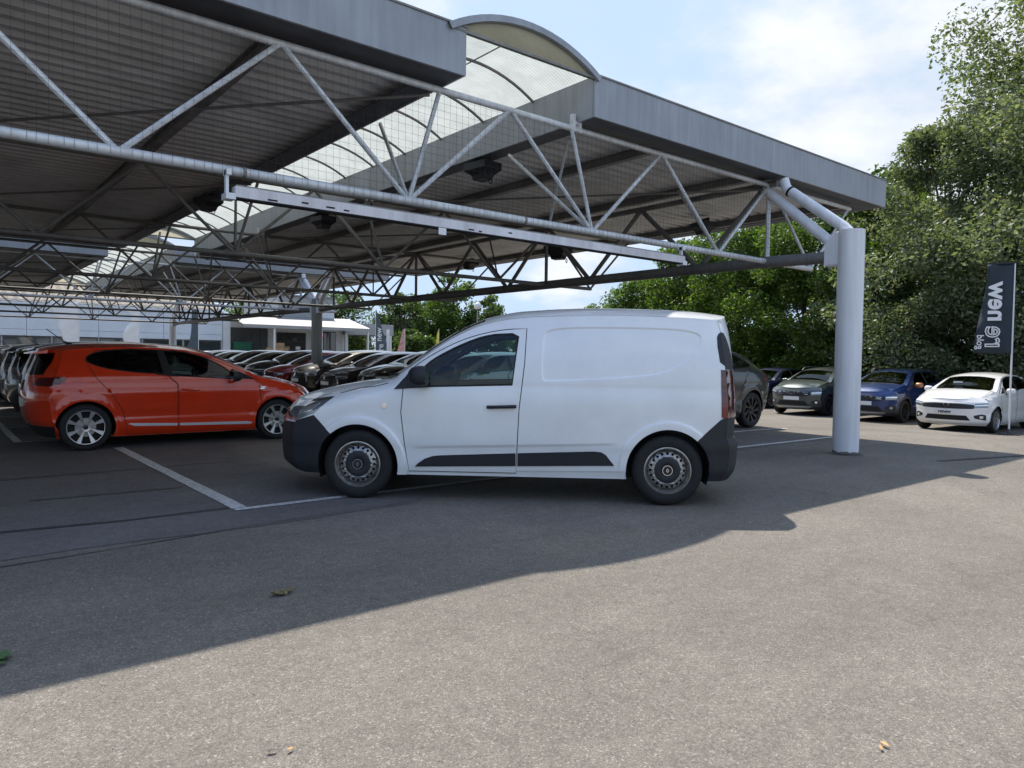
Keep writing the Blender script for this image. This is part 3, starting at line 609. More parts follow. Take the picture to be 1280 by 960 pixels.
    if detail or kind in ('clio', 'sandero'): topf.append(('hood_gap', 'gap', sk(TXY([(.10, -.72), (-.25, -.70), (-.52, -.60), (-.60, -.3), (-.62, 0), (-.60, .3), (-.52, .60), (-.25, .70), (.10, .72)]), .010), -.002))
    if kind == 'coupe': topf.append(('rear_window', 'darkglass', TXY([(2.35, .52), (3.0, .60), (3.03, 0), (3.0, -.60), (2.35, -.52), (2.32, 0)]), 0.))
    f = []
    if face == 'clio':
        f = [('grille', 'gap', TY([(-.55, .60), (.55, .60), (.48, .71), (-.48, .71)]), .002), ('headlight', 'lens', TY([(.52, .62), (1, .62), (1, .74), (.50, .71)]), .003, 'm'), ('lower_grille', 'gap', TY([(-.5, .25), (.5, .25), (.56, .38), (-.56, .38)]), .003),
             ('daytime_light', 'lens_bright', TY([(.56, .60), (.62, .60), (.60, .42), (.57, .42)]), .006, 'm'), ('emblem', 'chrome', ([(0, .60), (.05, .675), (0, .75), (-.05, .675)], [(0, .63), (.03, .675), (0, .72), (-.03, .675)]), .014), ('number_plate', 'plate', TY([(-.26, .43), (.26, .43), (.26, .53), (-.26, .53)]), .012)]
    else:
        bp = 'plastic_grey' if clad else pm
        f = [('front_bumper_trim', bp, TY([(-1, .1), (1, .1), (1, .33), (-1, .33)]), .004)] if clad else []
        f += [('grille', 'plastic', chaikin(TY([(-.62, .585), (-.54, .555), (.54, .555), (.62, .585), (.56, .69), (-.56, .69)]), 1), .003)]
        for q in (.60, .645): f.append(('grille_slat', 'plastic_grey' if face == 'dacia' else 'chrome', TY([(-.50, q), (.50, q), (.50, q+.012), (-.50, q+.012)]), .010))
        if face == 'stepway':
            for q in (-.42, -.27, .22, .37): f.append(('grille_mark', 'chrome', TY([(q, .635), (q+.07, .635), (q+.07, .672), (q, .672)]), .014))
            f.append(('emblem', 'chrome', TY([(-.12, .632), (-.03, .645), (.03, .645), (.12, .632), (.12, .672), (.03, .66), (-.03, .66), (-.12, .672)]), .016))
            f.append(('skid_plate', 'silver', TY([(-.5, .20), (.5, .20), (.62, .26), (-.62, .26)]), .012))
        else: f.append(('emblem', 'chrome', TY([(-.075, .675), (-.055, .60), (0, .575), (.055, .60), (.075, .675), (.045, .675), (.03, .62), (-.03, .62), (-.045, .675)]), .016))
        f += [('headlight', 'lens', TY([(.585, .585), (1, .61), (1, .73), (.60, .69)]), .003, 'm'), ('daytime_light', 'lens_bright', TY([(.60, .635), (.90, .655), (.90, .685), (.60, .66)]), .007, 'm'),
              ('lower_grille', 'gap', TY([(-.52, .29), (.52, .29), (.44, .40), (-.44, .40)]), .004), ('fog_lamp_pod', 'plastic', TY([(.60, .34), (.80, .30), (.80, .42), (.72, .44), (.58, .40)]), .004, 'm'), ('fog_lamp', 'lens_bright', ring(.035, 12, (.72, Zt(.37))), .010, 'm'),
              ('number_plate', 'plate', TY([(-.26, .425), (.26, .425), (.26, .53), (-.26, .53)]), .014)]
    r = [('number_plate', 'plate', TY([(-.26, .58), (.26, .58), (.26, .68), (-.26, .68)]), .008), ('rear_bumper_lip', 'gap', TY([(-1, .1), (1, .1), (1, .33), (-1, .33)]), .003),
         ('tail_light', 'taildark' if kind != 'coupe' else 'tail', TY([(.50, .86), (1, .85), (1, .985), (.55, .96)]), .004, 'm'), ('emblem', 'chrome', ([(0, .78), (.045, .85), (0, .92), (-.045, .85)], [(0, .81), (.025, .85), (0, .89), (-.025, .85)]), .014)]
    if kind != 'coupe': r.append(('rear_window', 'darkglass', TY([(-.60, 1.0), (.60, 1.0), (.56, 1.16), (.48, 1.29), (-.48, 1.29), (-.56, 1.16)]), 0.))
    made = B.emit(root, dict(side=side, top=topf, front=f, rear=r), M[pm])
    for cx in (0, X(2.583)):
        for sd in (-1, 1): make_wheel(root, style, rad, .205, rad-.070 if style == 'clio' else rad-.088, cx, sd*.785, sd, detail, *wheelmat)
    arches(root, X(2.583), zc, Ra, .855, .30)
    MB().box((X(-.5), -.52, .19), (X(3.0), .52, .32)).box((X(.4), -.74, .21), (X(2.18), .74, .30)).build('underbody', M['gap'], root)
    MB().prism(chaikin(T([(.25, .45), (.16, .90), (.45, .95), (.66, .88), (.70, .75), (.60, .45)]), 2), -.66, .66).build('dashboard', M['interior'], root)
    seats(root, [X(1.15)], .36, Zt(.36), 'seat', .60)
    if detail: seats(root, [X(1.95)], .36, Zt(.38), 'seat', .56); steering(root, X(.82), -.36, Zt(.88))
    mm = M[mirm] if mirm else (M['plastic'] if face == 'clio' and kind == 'clio' else M[pm])
    for sd in (-1, 1):
        mirror(root, X(.66), sd*.86, Zt(.985), sd, mm, 1.0)
        if detail or kind in ('sandero', 'stepway'):
            for (xa, xb, z) in ((1.16, 1.40, .785), (2.02, 2.26, .85))[:1 if kind == 'clio' else 2]:
                pts = [(X(xa+(xb-xa)*t), sd*(float(B.Y(X(xa+(xb-xa)*t), Zt(z)))+.008+.014*math.sin(PI*t)**.5), Zt(z)+.012*t) for t in np.linspace(0, 1, 6)]
                MB().tube(pts, .014, 6).build('door_handle', M[pm], root, True)
    if kind == 'stepway':
        for sd in (-1, 1):
            pts = [(X(x), sd*.60, Zt(z)) for x, z in ((1.05, 1.33), (1.2, 1.415), (1.6, 1.445), (2.3, 1.435), (2.62, 1.40), (2.75, 1.345))]
            MB().tube(pts, .022, 6).build('roof_rail', M['plastic_grey'], root, True)
    zr = float(B.top(X(2.65 if kind != 'coupe' else 2.1)))
    if detail or kind == 'clio': MB().tube([(X(2.62), 0, zr-.01), (X(2.72), 0, zr+.03)], .022, 8, r2=.012).tube([(X(2.70), 0, zr+.02), (X(2.92), 0, zr+.20)], .006, 6).build('antenna', M['plastic'], root)
    if kind in ('clio', 'suv', 'sandero', 'stepway'):
        zt2 = Zt(1.335); MB().prism([(X(2.96), zt2-.005), (X(3.13), zt2-.045), (X(3.14), zt2-.06), (X(2.97), zt2-.05)], -.52, .52).build('roof_spoiler', M[pm], root)
    if textplate:
        Mx = Matrix.Translation((float(B.fp(Zt(.478)))-.017, .02, Zt(.478))) @ Matrix.Rotation(-PI/2, 4, 'Z') @ Matrix.Rotation(PI/2, 4, 'X')
        text_mesh('plate_lettering', textplate, .115, M['plastic'], root, Mx, .001, .003)
    if face in ('dacia', 'stepway') and detail == 0 and kind == 'sandero':
        pass
    return root
def place_car(o, fx, fy, head, z=0, wb_back=True):
    """front axle centre at (fx, fy); head = direction (radians) the tail points to"""
    o.location = (fx, fy, z); o.rotation_euler = (0, 0, head)
# ------------------------------------------------------------------ ground
def gz(x, y=0):
    t = min(1, max(0, (x-11.8)/10.2)); return -.43*t*t*(3-2*t)
def asphalt(name, base, warm, stone, agg=1.0, dark=.5):
    m = bpy.data.materials.new(name); m.use_nodes = True; t = m.node_tree; b = t.nodes['Principled BSDF']; b.inputs['Roughness'].default_value = .85; b.inputs['Specular IOR Level'].default_value = .3
    nn = t.nodes.new; L_ = t.links.new
    c = nn('ShaderNodeTexCoord')
    v = nn('ShaderNodeTexVoronoi'); v.inputs['Scale'].default_value = 125; L_(c.outputs['Object'], v.inputs['Vector'])
    v2 = nn('ShaderNodeTexVoronoi'); v2.inputs['Scale'].default_value = 290; L_(c.outputs['Object'], v2.inputs['Vector'])
    r = nn('ShaderNodeValToRGB'); e = r.color_ramp.elements; e[0].position = 0; e[0].color = tuple(x*dark for x in base)+(1,); e[1].position = 1; e[1].color = (*stone, 1)
    k = e.new(.35); k.color = (*base, 1); k = e.new(.86); k.color = (*warm, 1)
    sp_ = nn('ShaderNodeSeparateColor'); L_(v.outputs['Color'], sp_.inputs[0]); L_(sp_.outputs[0], r.inputs[0])
    r2 = nn('ShaderNodeValToRGB'); e = r2.color_ramp.elements; e[0].color = tuple(x*.55 for x in base)+(1,); e[1].color = tuple(x*1.35 for x in warm)+(1,)
    s2 = nn('ShaderNodeSeparateColor'); L_(v2.outputs['Color'], s2.inputs[0]); L_(s2.outputs[1], r2.inputs[0])
    mx_ = nn('ShaderNodeMixRGB'); mx_.inputs[0].default_value = .40; L_(r.outputs[0], mx_.inputs[1]); L_(r2.outputs[0], mx_.inputs[2])
    # joints between the stones
    d = nn('ShaderNodeTexVoronoi'); d.feature = 'DISTANCE_TO_EDGE'; d.inputs['Scale'].default_value = 125; L_(c.outputs['Object'], d.inputs['Vector'])
    dr = nn('ShaderNodeMapRange'); dr.inputs[1].default_value = 0; dr.inputs[2].default_value = .12; dr.inputs[3].default_value = .58; dr.inputs[4].default_value = 1; L_(d.outputs[0], dr.inputs[0])
    m2 = nn('ShaderNodeMixRGB'); m2.blend_type = 'MULTIPLY'; m2.inputs[0].default_value = 1; L_(mx_.outputs[0], m2.inputs[1]); L_(dr.outputs[0], m2.inputs[2])
    # broad stains and worn streaks
    def nz(scale, lo, hi, a, bb, dist=0, mp_=None):
        n = nn('ShaderNodeTexNoise'); n.inputs['Scale'].default_value = scale; n.inputs['Detail'].default_value = 6; n.inputs['Roughness'].default_value = .6; n.inputs['Distortion'].default_value = dist
        if mp_:
            q = nn('ShaderNodeMapping'); q.inputs['Scale'].default_value = mp_; L_(c.outputs['Object'], q.inputs[0]); L_(q.outputs[0], n.inputs['Vector'])
        else: L_(c.outputs['Object'], n.inputs['Vector'])
        rr = nn('ShaderNodeMapRange'); rr.inputs[1].default_value = lo; rr.inputs[2].default_value = hi; rr.inputs[3].default_value = a; rr.inputs[4].default_value = bb; L_(n.outputs[0], rr.inputs[0]); return rr.outputs[0]
    cur = m2.outputs[0]
    for o_ in (nz(1.7, .62, .72, 1.0, .86, .8), nz(5.5, .64, .70, 1.0, .88, .3), nz(.45, .35, .65, .86, 1.08, .6), nz(2.6, .3, .7, .92, 1.06), nz(.5, .35, .6, .90, 1.06, 0, (.35, 2.2, 1)), nz(14, .3, .7, .88, 1.12)):
        q = nn('ShaderNodeMixRGB'); q.blend_type = 'MULTIPLY'; q.inputs[0].default_value = 1; L_(cur, q.inputs[1]); L_(o_, q.inputs[2]); cur = q.outputs[0]
    L_(cur, b.inputs['Base Color'])
    bp = nn('ShaderNodeBump'); bp.inputs['Strength'].default_value = .55*agg; bp.inputs['Distance'].default_value = .004
    ad = nn('ShaderNodeMath'); ad.operation = 'ADD'; L_(d.outputs[0], ad.inputs[0]); L_(s2.outputs[2], ad.inputs[1]); L_(ad.outputs[0], bp.inputs['Height']); L_(bp.outputs[0], b.inputs['Normal'])
    return m
M['asphalt'] = asphalt('coarse_asphalt', (.194, .178, .157), (.252, .229, .198), (.41, .385, .34), dark=.62)
M['bay_asphalt'] = asphalt('fine_bay_asphalt', (.160, .151, .148), (.208, .196, .188), (.30, .285, .265), .5, .75)
M['tar'] = mat('tar_joint', (.052, .050, .052), .6, noise=(9, .3), bump=.3, bscale=80)
M['stain'] = mat('dirt_stain', (.20, .18, .155), .9, noise=(14, .5)); M['seam'] = mat('worn_seam', (.105, .098, .09), .9, noise=(9, .3), bump=.4, bscale=80)
M['line'] = mat('worn_white_line', (.58, .58, .57), .8, noise=(22, .38), bump=.4, bscale=120)
def sheet(name, xs, ys, dz, m, **k):
    V = [(x, y, gz(x)+dz) for y in ys for x in xs]; n = len(xs)
    F = [(j*n+i, j*n+i+1, (j+1)*n+i+1, (j+1)*n+i) for j in range(len(ys)-1) for i in range(n-1)]
    return tag(mesh_obj(name, V, F, m, smooth=True), **k)
gx = [-400, -60, -20, 0, 6, 11.8]+list(np.linspace(12.2, 22, 26))+[28, 60, 400]
sheet('ground', gx, [-400, -40, -10, 0, 5, 10, 20, 40, 80, 400], 0, M['asphalt'], kind='structure')
def ribbon(name, pts, w_, dz, m, seed=0, wob=.01, **k):
    rr = random.Random(seed); P = rsm(pts, .35, False); V = []; n = len(P)
    for i, p in enumerate(P):
        a = P[max(i-1, 0)]; b = P[min(i+1, n-1)]; dx, dy = b[0]-a[0], b[1]-a[1]; l = math.hypot(dx, dy)
        for s_ in (1, -1): q = s_*w_/2+rr.uniform(-wob, wob); V.append((p[0]-dy/l*q, p[1]+dx/l*q, gz(p[0])+dz))
    return tag(mesh_obj(name, V, [(2*i, 2*i+1, 2*i+3, 2*i+2) for i in range(n-1)], m), **k)
def bay_edge(x): return 5.42+.10*math.sin(x*.7)+.05*math.sin(x*2.3) if x < 3.4 else (5.55+(x-3.4)*.75 if x < 4.2 else 6.14)
bx = list(np.arange(-14, 3.4, .4))+list(np.arange(3.4, 12.01, .4)); V = []; F = []
for i, x in enumerate(bx): V += [(float(x), y, gz(x)+.004) for y in (bay_edge(x), 9, 14, 24, 42)]
for i in range(len(bx)-1): F += [(5*i+j, 5*i+5+j, 5*i+6+j, 5*i+1+j) for j in range(4)]
tag(mesh_obj('parking_pavement', V, F, M['bay_asphalt']), kind='structure')
LZ = .009
for i, (p, w_) in enumerate([([(2.08, 6.20), (2.08, 11.1)], .125), ([(2.02, 6.15), (9.2, 6.19)], .085), ([(9.45, 6.30), (12.3, 6.24)], .085), ([(9.9, 7.72), (13.3, 7.70)], .08),
                             ([(1.05, 12.45), (1.05, 30)], .10), ([(1.1, 12.50), (5.2, 12.50)], .08), ([(-3, 14.95), (5.2, 14.95)], .08), ([(-3, 17.4), (5.2, 17.4)], .08), ([(6.6, 12.0), (11.6, 12.0)], .08)]):
    ribbon('parking_line', p, w_, LZ, M['line'], i, .006, kind='structure')
for i, (p, w_) in enumerate([([(-.6, 6.42), (.42, 6.34), (1.2, 6.24), (2.0, 6.26)], .07), ([(.72, 7.54), (1.25, 7.50), (1.95, 7.48)], .035), ([(.2, 8.86), (.9, 8.92), (1.9, 8.95), (3.0, 9.0)], .03), ([(10.6, 3.9), (11.6, 3.6), (13.2, 3.2)], .09)]):
    ribbon('tar_joint', p, w_, LZ-.002, M['tar'], i+40, .008, kind='structure')
for i, (p, w_) in enumerate([([(-1.5, 5.30), (.3, 5.33), (1.1, 5.40), (1.9, 5.52), (3.4, 5.60)], .022), ([(10.6, 3.95), (11.6, 3.62)], .01)]):
    ribbon('pavement_crack', p, w_, .006, M['seam'], i+70, .009, kind='structure')
# ------------------------------------------------------------------ canopy
ZB, ZT = 2.87, 4.05
def prof_box(mb, p, q, wx, wz):      # box beam between two points along x or y
    (x0, y0, z0), (x1, y1, z1) = p, q
    if abs(x1-x0) > abs(y1-y0): mb.box((min(x0, x1), y0-wx/2, z0-wz/2), (max(x0, x1), y0+wx/2, z0+wz/2))
    else: mb.box((x0-wx/2, min(y0, y1), z0-wz/2), (x0+wx/2, max(y0, y1), z0+wz/2))
    return mb
XL, XV0, XV1, XR_ = -20.0, 4.27, 6.10, 13.6
Y0, Y1 = 6.04, 22.02
TY_ = [6.35, 11.53, 16.75, 21.75]
def canopy(label):
    root = empty('parking_canopy', (10.28, Y0, 0), label=label, cat='canopy', group='canopies over the parked cars')
    off = Vector((10.28, Y0, 0)); 
    def B_(mb, name, m, par=None, sm=False):
        mb.v = [(x-10.28, y-Y0, z) for x, y, z in mb.v]; return mb.build(name, m, par or root, sm)
    # roof sheets: trapezoidal ribs running along x
    for x0, x1 in ((XL, XV0-.05), (XV1+.05, XR_-.05)):
        V, F = [], []; y = Y0+.06; prof = []
        while y < Y1-.25: prof += [(y, 4.235), (y+.09, 4.235), (y+.12, 4.292), (y+.21, 4.292), (y+.24, 4.235)]; y += .24
        for yy, z in prof: V += [(x0, yy, z), (x1, yy, z)]
        F = [(2*i, 2*i+1, 2*i+3, 2*i+2) for i in range(len(prof)-1)]
        mb = MB(); mb.v = V; mb.f = F; B_(mb, 'roof_sheet', M['roofsheet'])
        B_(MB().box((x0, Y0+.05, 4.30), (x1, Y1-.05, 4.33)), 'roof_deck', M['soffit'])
    # fascias with their returned soffits
    for x0, x1 in ((XL, XV0), (XV1, XR_)):
        for y, s_ in ((Y0, 1), (Y1, -1)):
            n = max(1, round((x1-x0)/3.8)); L_ = (x1-x0)/n
            for i in range(n):
                a, b = x0+i*L_+.002, x0+(i+1)*L_-.002
                B_(MB().box((a, min(y, y+s_*.03), 4.13), (b, max(y, y+s_*.03), 4.60)), 'fascia_panel', M['fascia'])
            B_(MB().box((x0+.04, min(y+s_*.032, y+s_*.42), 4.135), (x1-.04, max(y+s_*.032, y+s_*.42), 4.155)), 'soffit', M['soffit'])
            B_(MB().box((x0-.008, min(y-s_*.012, y+s_*.06), 4.602), (x1+.008, max(y-s_*.012, y+s_*.06), 4.622)), 'coping', M['beam'])
    for x, s_ in ((XV0, -1), (XV1, 1), (XR_, -1)):
        n = 4; L_ = (Y1-Y0-.07)/n
        for i in range(n):
            B_(MB().box((min(x, x+s_*.03), Y0+.034+i*L_, 4.132), (max(x, x+s_*.03), Y0+.032+(i+1)*L_, 4.598)), 'fascia_panel', M['fascia'])
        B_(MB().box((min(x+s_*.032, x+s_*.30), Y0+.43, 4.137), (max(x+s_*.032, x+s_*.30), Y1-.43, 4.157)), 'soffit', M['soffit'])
    # beams along y under the sheets
    for x in (-18.3, -15.7, -13.1, -10.5, -7.9, -5.3, -2.7, -.1, 2.5, 7.72, 10.05, 13.05):
        b = MB().box((x-.05, Y0+.43, 4.222), (x+.05, Y1-.43, 4.232)).box((x-.006, Y0+.43, 4.118), (x+.006, Y1-.43, 4.222)).box((x-.05, Y0+.43, 4.108), (x+.05, Y1-.43, 4.118))
        B_(b, 'roof_beam', M['beam'])
    # barrel vault skylight
    cx = (XV0+XV1)/2-.08; hs = 1.06; rise = .30; rad = (hs*hs+rise*rise)/(2*rise); zc = 4.58+rise-rad
    A = [math.asin(-hs/rad)+2*math.asin(hs/rad)*i/16 for i in range(17)]
    mb = MB()
    for y in (Y0+.03, Y1-.03):
        for a in A: mb.v.append((cx+rad*math.sin(a), y, zc+rad*math.cos(a)))
    mb.f = [(i, i+1, 18+i, 17+i) for i in range(16)]; B_(mb, 'skylight_vault', M['vault'], None, True)
    y = Y0+.045; ii = 0
    while y < Y1:
        pts = [(cx+(rad-.03)*math.sin(a), y, zc+(rad-.03)*math.cos(a)) for a in A]; B_(MB().tube(pts, .018, 6), 'skylight_rib', M['beam']); y += 1.06
    for y, s_ in ((Y0-.015, 1), (Y1+.015, -1)):
        mb = MB(); n = len(A); pt = [(cx+(rad-.045)*math.sin(a), zc+(rad-.045)*math.cos(a)) for a in A]
        mb.v = [(x, y+s_*.03, z) for x, z in pt]; mb.f = [tuple(range(n))] ; B_(mb, 'gable_panel', M['gable'])
        mb = MB(); q = []
        for a in A:
            for dr, dy in ((.012, -.02), (.012, .06), (-.055, .06), (-.055, -.02)): q.append((cx+(rad+dr)*math.sin(a), y+s_*dy, zc+(rad+dr)*math.cos(a)))
        mb.v = q
        for i in range(n-1):
            for j in range(4): mb.f.append((4*i+j, 4*i+(j+1) % 4, 4*i+4+(j+1) % 4, 4*i+4+j))
        B_(mb, 'gable_trim', M['fascia']); B_(prof_box(MB(), (cx-hs+.03, y+s_*.03, 4.568), (cx+hs-.03, y+s_*.03, 4.568), .04, .025), 'gable_sill', M['beam'])
    B_(MB().tube([(cx, Y0+.1, zc+rad-.06), (cx, Y1-.1, zc+rad-.06)], .008, 5), 'skylight_wire', M['beam'])
    # cross trusses along x
    NX = [9.0-2.6*k for k in range(-1, 11)]     # bottom nodes 11.6, 9.0, 6.4 ...
    TXs = [10.28-2.6*k for k in range(-1, 7)]
    for ti, ty in enumerate(TY_):
        d = .042 if ti == 0 else .038
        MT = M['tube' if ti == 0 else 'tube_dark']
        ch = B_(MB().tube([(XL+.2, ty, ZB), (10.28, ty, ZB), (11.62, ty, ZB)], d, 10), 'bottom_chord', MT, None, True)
        def W(p, q, r=.026, nm='web_tube', par=ch, sg=7): return B_(MB().tube([p, q], r, sg), nm, MT, par, True)
        for x in (XL+1.2, -5, -1.6, 2.15, 5.3): 
            if ti == 0: B_(MB().tube([(x, ty, ZB), (x+.028, ty, ZB)], d+.006, 10), 'tube_clamp', M['beam'], ch)
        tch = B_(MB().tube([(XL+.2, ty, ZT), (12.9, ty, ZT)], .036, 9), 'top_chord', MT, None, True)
        for nx in NX:
            if nx < XL+.3: continue
            if nx > 10: W((nx, ty, ZB), (10.36, ty, ZT), .024, par=tch); W((nx, ty, ZB), (12.85, ty, ZT), .024, par=tch); continue
            W((nx, ty, ZB), (nx-1.3, ty, ZT)); W((nx, ty, ZB), (nx+1.28, ty, ZT))
            if abs(nx-3.8) < .1: W((nx, ty, ZB), (4.16, ty, ZT), .024); W((nx, ty, ZB), (4.31, ty+1.52 if ti < 3 else ty-1.5, 4.10), .024); 
            if abs(nx-6.4) < .1: W((nx, ty, ZB), (6.03, ty, ZT), .024); W((nx, ty, ZB), (6.12, ty+1.3 if ti < 3 else ty-1.3, 4.02), .024); W((nx+.45, ty+1.28 if ti < 3 else ty-1.28, 3.2), (6.36, ty+.4 if ti < 3 else ty-.4, 4.08), .018)
            # rods back to the roof from each node
            if nx in (9.0,): W((nx, ty, ZB), (9.7, ty+1.3 if ti < 3 else ty-1.3, 4.10), .018)
        W((10.28, ty, ZB+.07), (10.28, ty, ZT-.03), .036, 'truss_post')
        for x in (6.10,): B_(MB().box((x-.07, ty-.03, ZT-.03), (x-.03, ty+.03, 4.22)).box((x+.03, ty-.03, ZT-.03), (x+.07, ty+.03, 4.22)).box((x-.07, ty-.02, ZT+.06), (x+.07, ty+.02, ZT+.09)), 'chord_bracket', M['column'])
        if ti < 3:      # diagonal roof bracing
            ny = TY_[ti+1]
            for (a, b) in (((4.05, ty+.02), (-.1, ty+(ny-ty)*.98)), ((10.2, ty+.05), (6.3, ny-.1))): B_(MB().tube([(a[0], a[1], 3.98), (b[0], b[1], 3.99)], .017, 6), 'roof_brace', M['beam'], None, True)
    # side truss along y through the columns
    mt = M['tube']
    sp_ = B_(MB().tube([(10.28, 5.30, 2.835), (10.28, 6.35, ZB-.01), (10.28, 21.75, ZB-.01), (10.28, 22.75, 2.835)], .088, 14), 'edge_tube', M['tube_dark'], None, True)
    B_(MB().tube([(10.28, 6.2, ZT+.01), (10.28, 21.9, ZT+.01)], .05, 9), 'edge_top_chord', M['beam'], None, True)
    for i in range(3):
        a, b = TY_[i], TY_[i+1]; q = (b-a)/4
        for (ya, za, yb, zb_) in ((a+.05, ZT, a+q, ZB), (a+2*q, ZT, a+q, ZB), (a+2*q, ZT, a+3*q, ZB), (b-.05, ZT, a+3*q, ZB)):
            B_(MB().tube([(10.28, ya, za), (10.28, yb, zb_)], .043, 7), 'web_tube', M['tube_dark'], sp_, True)
    return root
c1 = canopy('near grey steel canopy with arched skylight over the white van')
c2 = copy_tree(c1); c2.location.y += 18.01
for ch in list(c2.children):
    ch['label'] = ''; del ch['label']
c2['label'] = 'far grey steel canopy beyond the first, over the rear rows of cars'
def column(x, y, label, m, near):
    root = empty('canopy_column', (x, y, 0), label=label, cat='column', group='round columns carrying the canopies')
    MB().tube([(0, 0, -.05), (0, 0, 3.19)], .177, 40).build('shaft', M[m], root, True)
    for s_ in ((1,) if near == 0 else (1, -1)) if near < 2 else (-1,):
        # gusset bracket
        g = MB(); pf = [(.10, 2.72), (.33, 2.72), (.33, 3.02), (.20, 3.17), (.10, 3.17)]
        for dx in (-.095, .095): 
            n = len(g.v); g.v += [(dx-.006, s_*a, b) for a, b in pf]+[(dx+.006, s_*a, b) for a, b in pf]; k = 5
            g.f += [tuple(range(n, n+k)), tuple(range(n+2*k-1, n+k-1, -1))]+[(n+i, n+(i+1) % k, n+k+(i+1) % k, n+k+i) for i in range(k)]
        g.box((-.10, min(s_*.1, s_*.35), 2.705), (.10, max(s_*.1, s_*.35), 2.717)); g.box((-.10, min(s_*.334, s_*.348), 2.717), (.10, max(s_*.334, s_*.348), 3.03))
        g.build('gusset_bracket', M['column'], root)
        a = (0, s_*.27, 3.02); b = (0, s_*1.40, 4.0)
        MB().tube([a, b], .078, 14).build('strut', M['column'], root, True)
        MB().tube([(-.02, s_*.02, 3.15), (-.02, s_*.10, 3.24), (-.03, s_*1.0, 3.93), (-.03, s_*1.06, 4.08)], .078, 14).build('strut', M['column'], root, True)
        MB().tube([(-.03, s_*.93, 3.875), (-.03, s_*.955, 3.895)], .086, 14).build('strut_collar', M['gap'], root, True)
    db = MB(); K = 40
    for j in range(K): a = 2*PI*j/K; db.v += [(.1785*math.cos(a), .1785*math.sin(a), 0), (.1785*math.cos(a), .1785*math.sin(a), .03+.022*random.random())]
    db.f = [(2*j, (2*j+2) % (2*K), (2*j+3) % (2*K), 2*j+1) for j in range(K)]; db.build('base_stain', M['stain'], root, True)
    MB().lathe([(0, .004), (.24, .004), (.20, .012), (.178, .02)], 28, axis='z').build('base_dirt_ring', M['tar'], root)
    return root
column(10.28, 5.02, 'white round column in front, right of the van', 'column', 0)
column(10.28, 23.03, 'grey round column standing among the black and red parked cars', 'column_grey', 1)
column(10.28, 41.04, 'pale round column far behind the orange hatchback', 'column', 2)
# bird net hung from the front truss
nv = MB()
def strand(p, q, r=.0012):
    p = Vector(p); q = Vector(q); d = (q-p).normalized(); a = d.cross(Vector((.3, 1, .2))).normalized()*r; b = d.cross(a).normalized()*r; n = len(nv.v)
    for c in (p, q): nv.v += [tuple(c+a), tuple(c-a*.5+b*.87), tuple(c-a*.5-b*.87)]
    nv.f += [(n, n+1, n+4, n+3), (n+1, n+2, n+5, n+4), (n+2, n, n+3, n+5)]
for i in range(150):
    x = -.4+i*.0765; jx = random.uniform(-.012, .012)
    strand((x, 6.31, 4.02), (x+jx, 6.305, 2.90)); strand((x+jx, 6.305, 2.905), (x+jx*1.2, 6.31, 2.83))
for j in range(15): z = 2.92+j*.076; strand((-.4, 6.308, z), (11.0, 6.312, z+random.uniform(-.01, .01)))
tag(nv.build('bird_net', M['net']), 'fine dark bird netting hung across the front truss', 'net')
# light track below the front chord
tr = empty('light_track', (1.98, 6.2, 2.66), label='worn white rail casing slung under the front chord', cat='rail')
MB().box((.05, -.05, -.045), (6.0, .05, .045)).build('casing', M['trackwhite'], tr)
MB().box((.06, -.052, -.056), (5.98, .052, -.0465)).build('bottom_strip', M['gap'], tr)
MB().box((.06, -.045, .0465), (5.98, .045, .058)).build('top_strip', M['beam'], tr)
for x in (0.0, 5.98):
    MB().box((x-.03, -.06, -.07), (x+.05, .06, -.02)).box((x-.02, -.02, -.02), (x+.005, .02, .17)).box((x-.02, -.045, .13), (x+.02, .045, .18)).build('end_bracket', M['column'], tr)
for x, z, w_ in ((.32, -.052, .12), (.62, -.02, .09), (.85, -.03, .12), (1.02, -.04, .08), (2.42, -.045, .10), (2.55, -.052, .06), (2.95, .0, .07)): MB().box((x, -.0525, z*.6-.006), (x+w_*.7, -.0503, z*.6+.008)).build('peeled_patch', M['gap'], tr)
MB().box((2.05, -.056, -.12), (2.14, -.05, -.052)).build('hanging_tag', M['plate'], tr)
# dark floodlights hung beside the skylight and at the edge
def flood(x, y, z, yaw, label, s=1.0):
    r = empty('floodlight', (x, y, z), yaw, label=label, cat='floodlight', group='black floodlights hung under the canopies'); r.scale = (s, s, s)
    mb = MB(); P = [(-.17, -.24), (.17, -.24), (.17, .20), (-.17, .20)]; Q = [(-.11, -.15), (.11, -.15), (.11, .10), (-.11, .10)]
    mb.v = [(a, b, -.02) for a, b in P]+[(a, b, -.12) for a, b in P]+[(a, b, -.19) for a, b in Q]+[(a*.8, b*.8, -.26) for a, b in Q]
    mb.f = [(0, 1, 2, 3)]+[(4*i+j, 4*i+(j+1) % 4, 4*i+4+(j+1) % 4, 4*i+4+j) for i in range(3) for j in range(4)]+[(15, 14, 13, 12)]
    mb.build('housing', M['plastic'], r); MB().box((-.02, -.20, -.02), (.02, .18, .06)).build('bracket', M['gap'], r)
    MB().tube([(.03*math.cos(t), -.19, -.29+.04*math.sin(t)) for t in np.linspace(0, 2*PI, 13)], .007, 5, False).build('hook_ring', M['gap'], r)
    MB().box((-.13, -.22, -.125), (.13, .16, -.118)).build('lamp_glass', M['lens'], r)
    return r
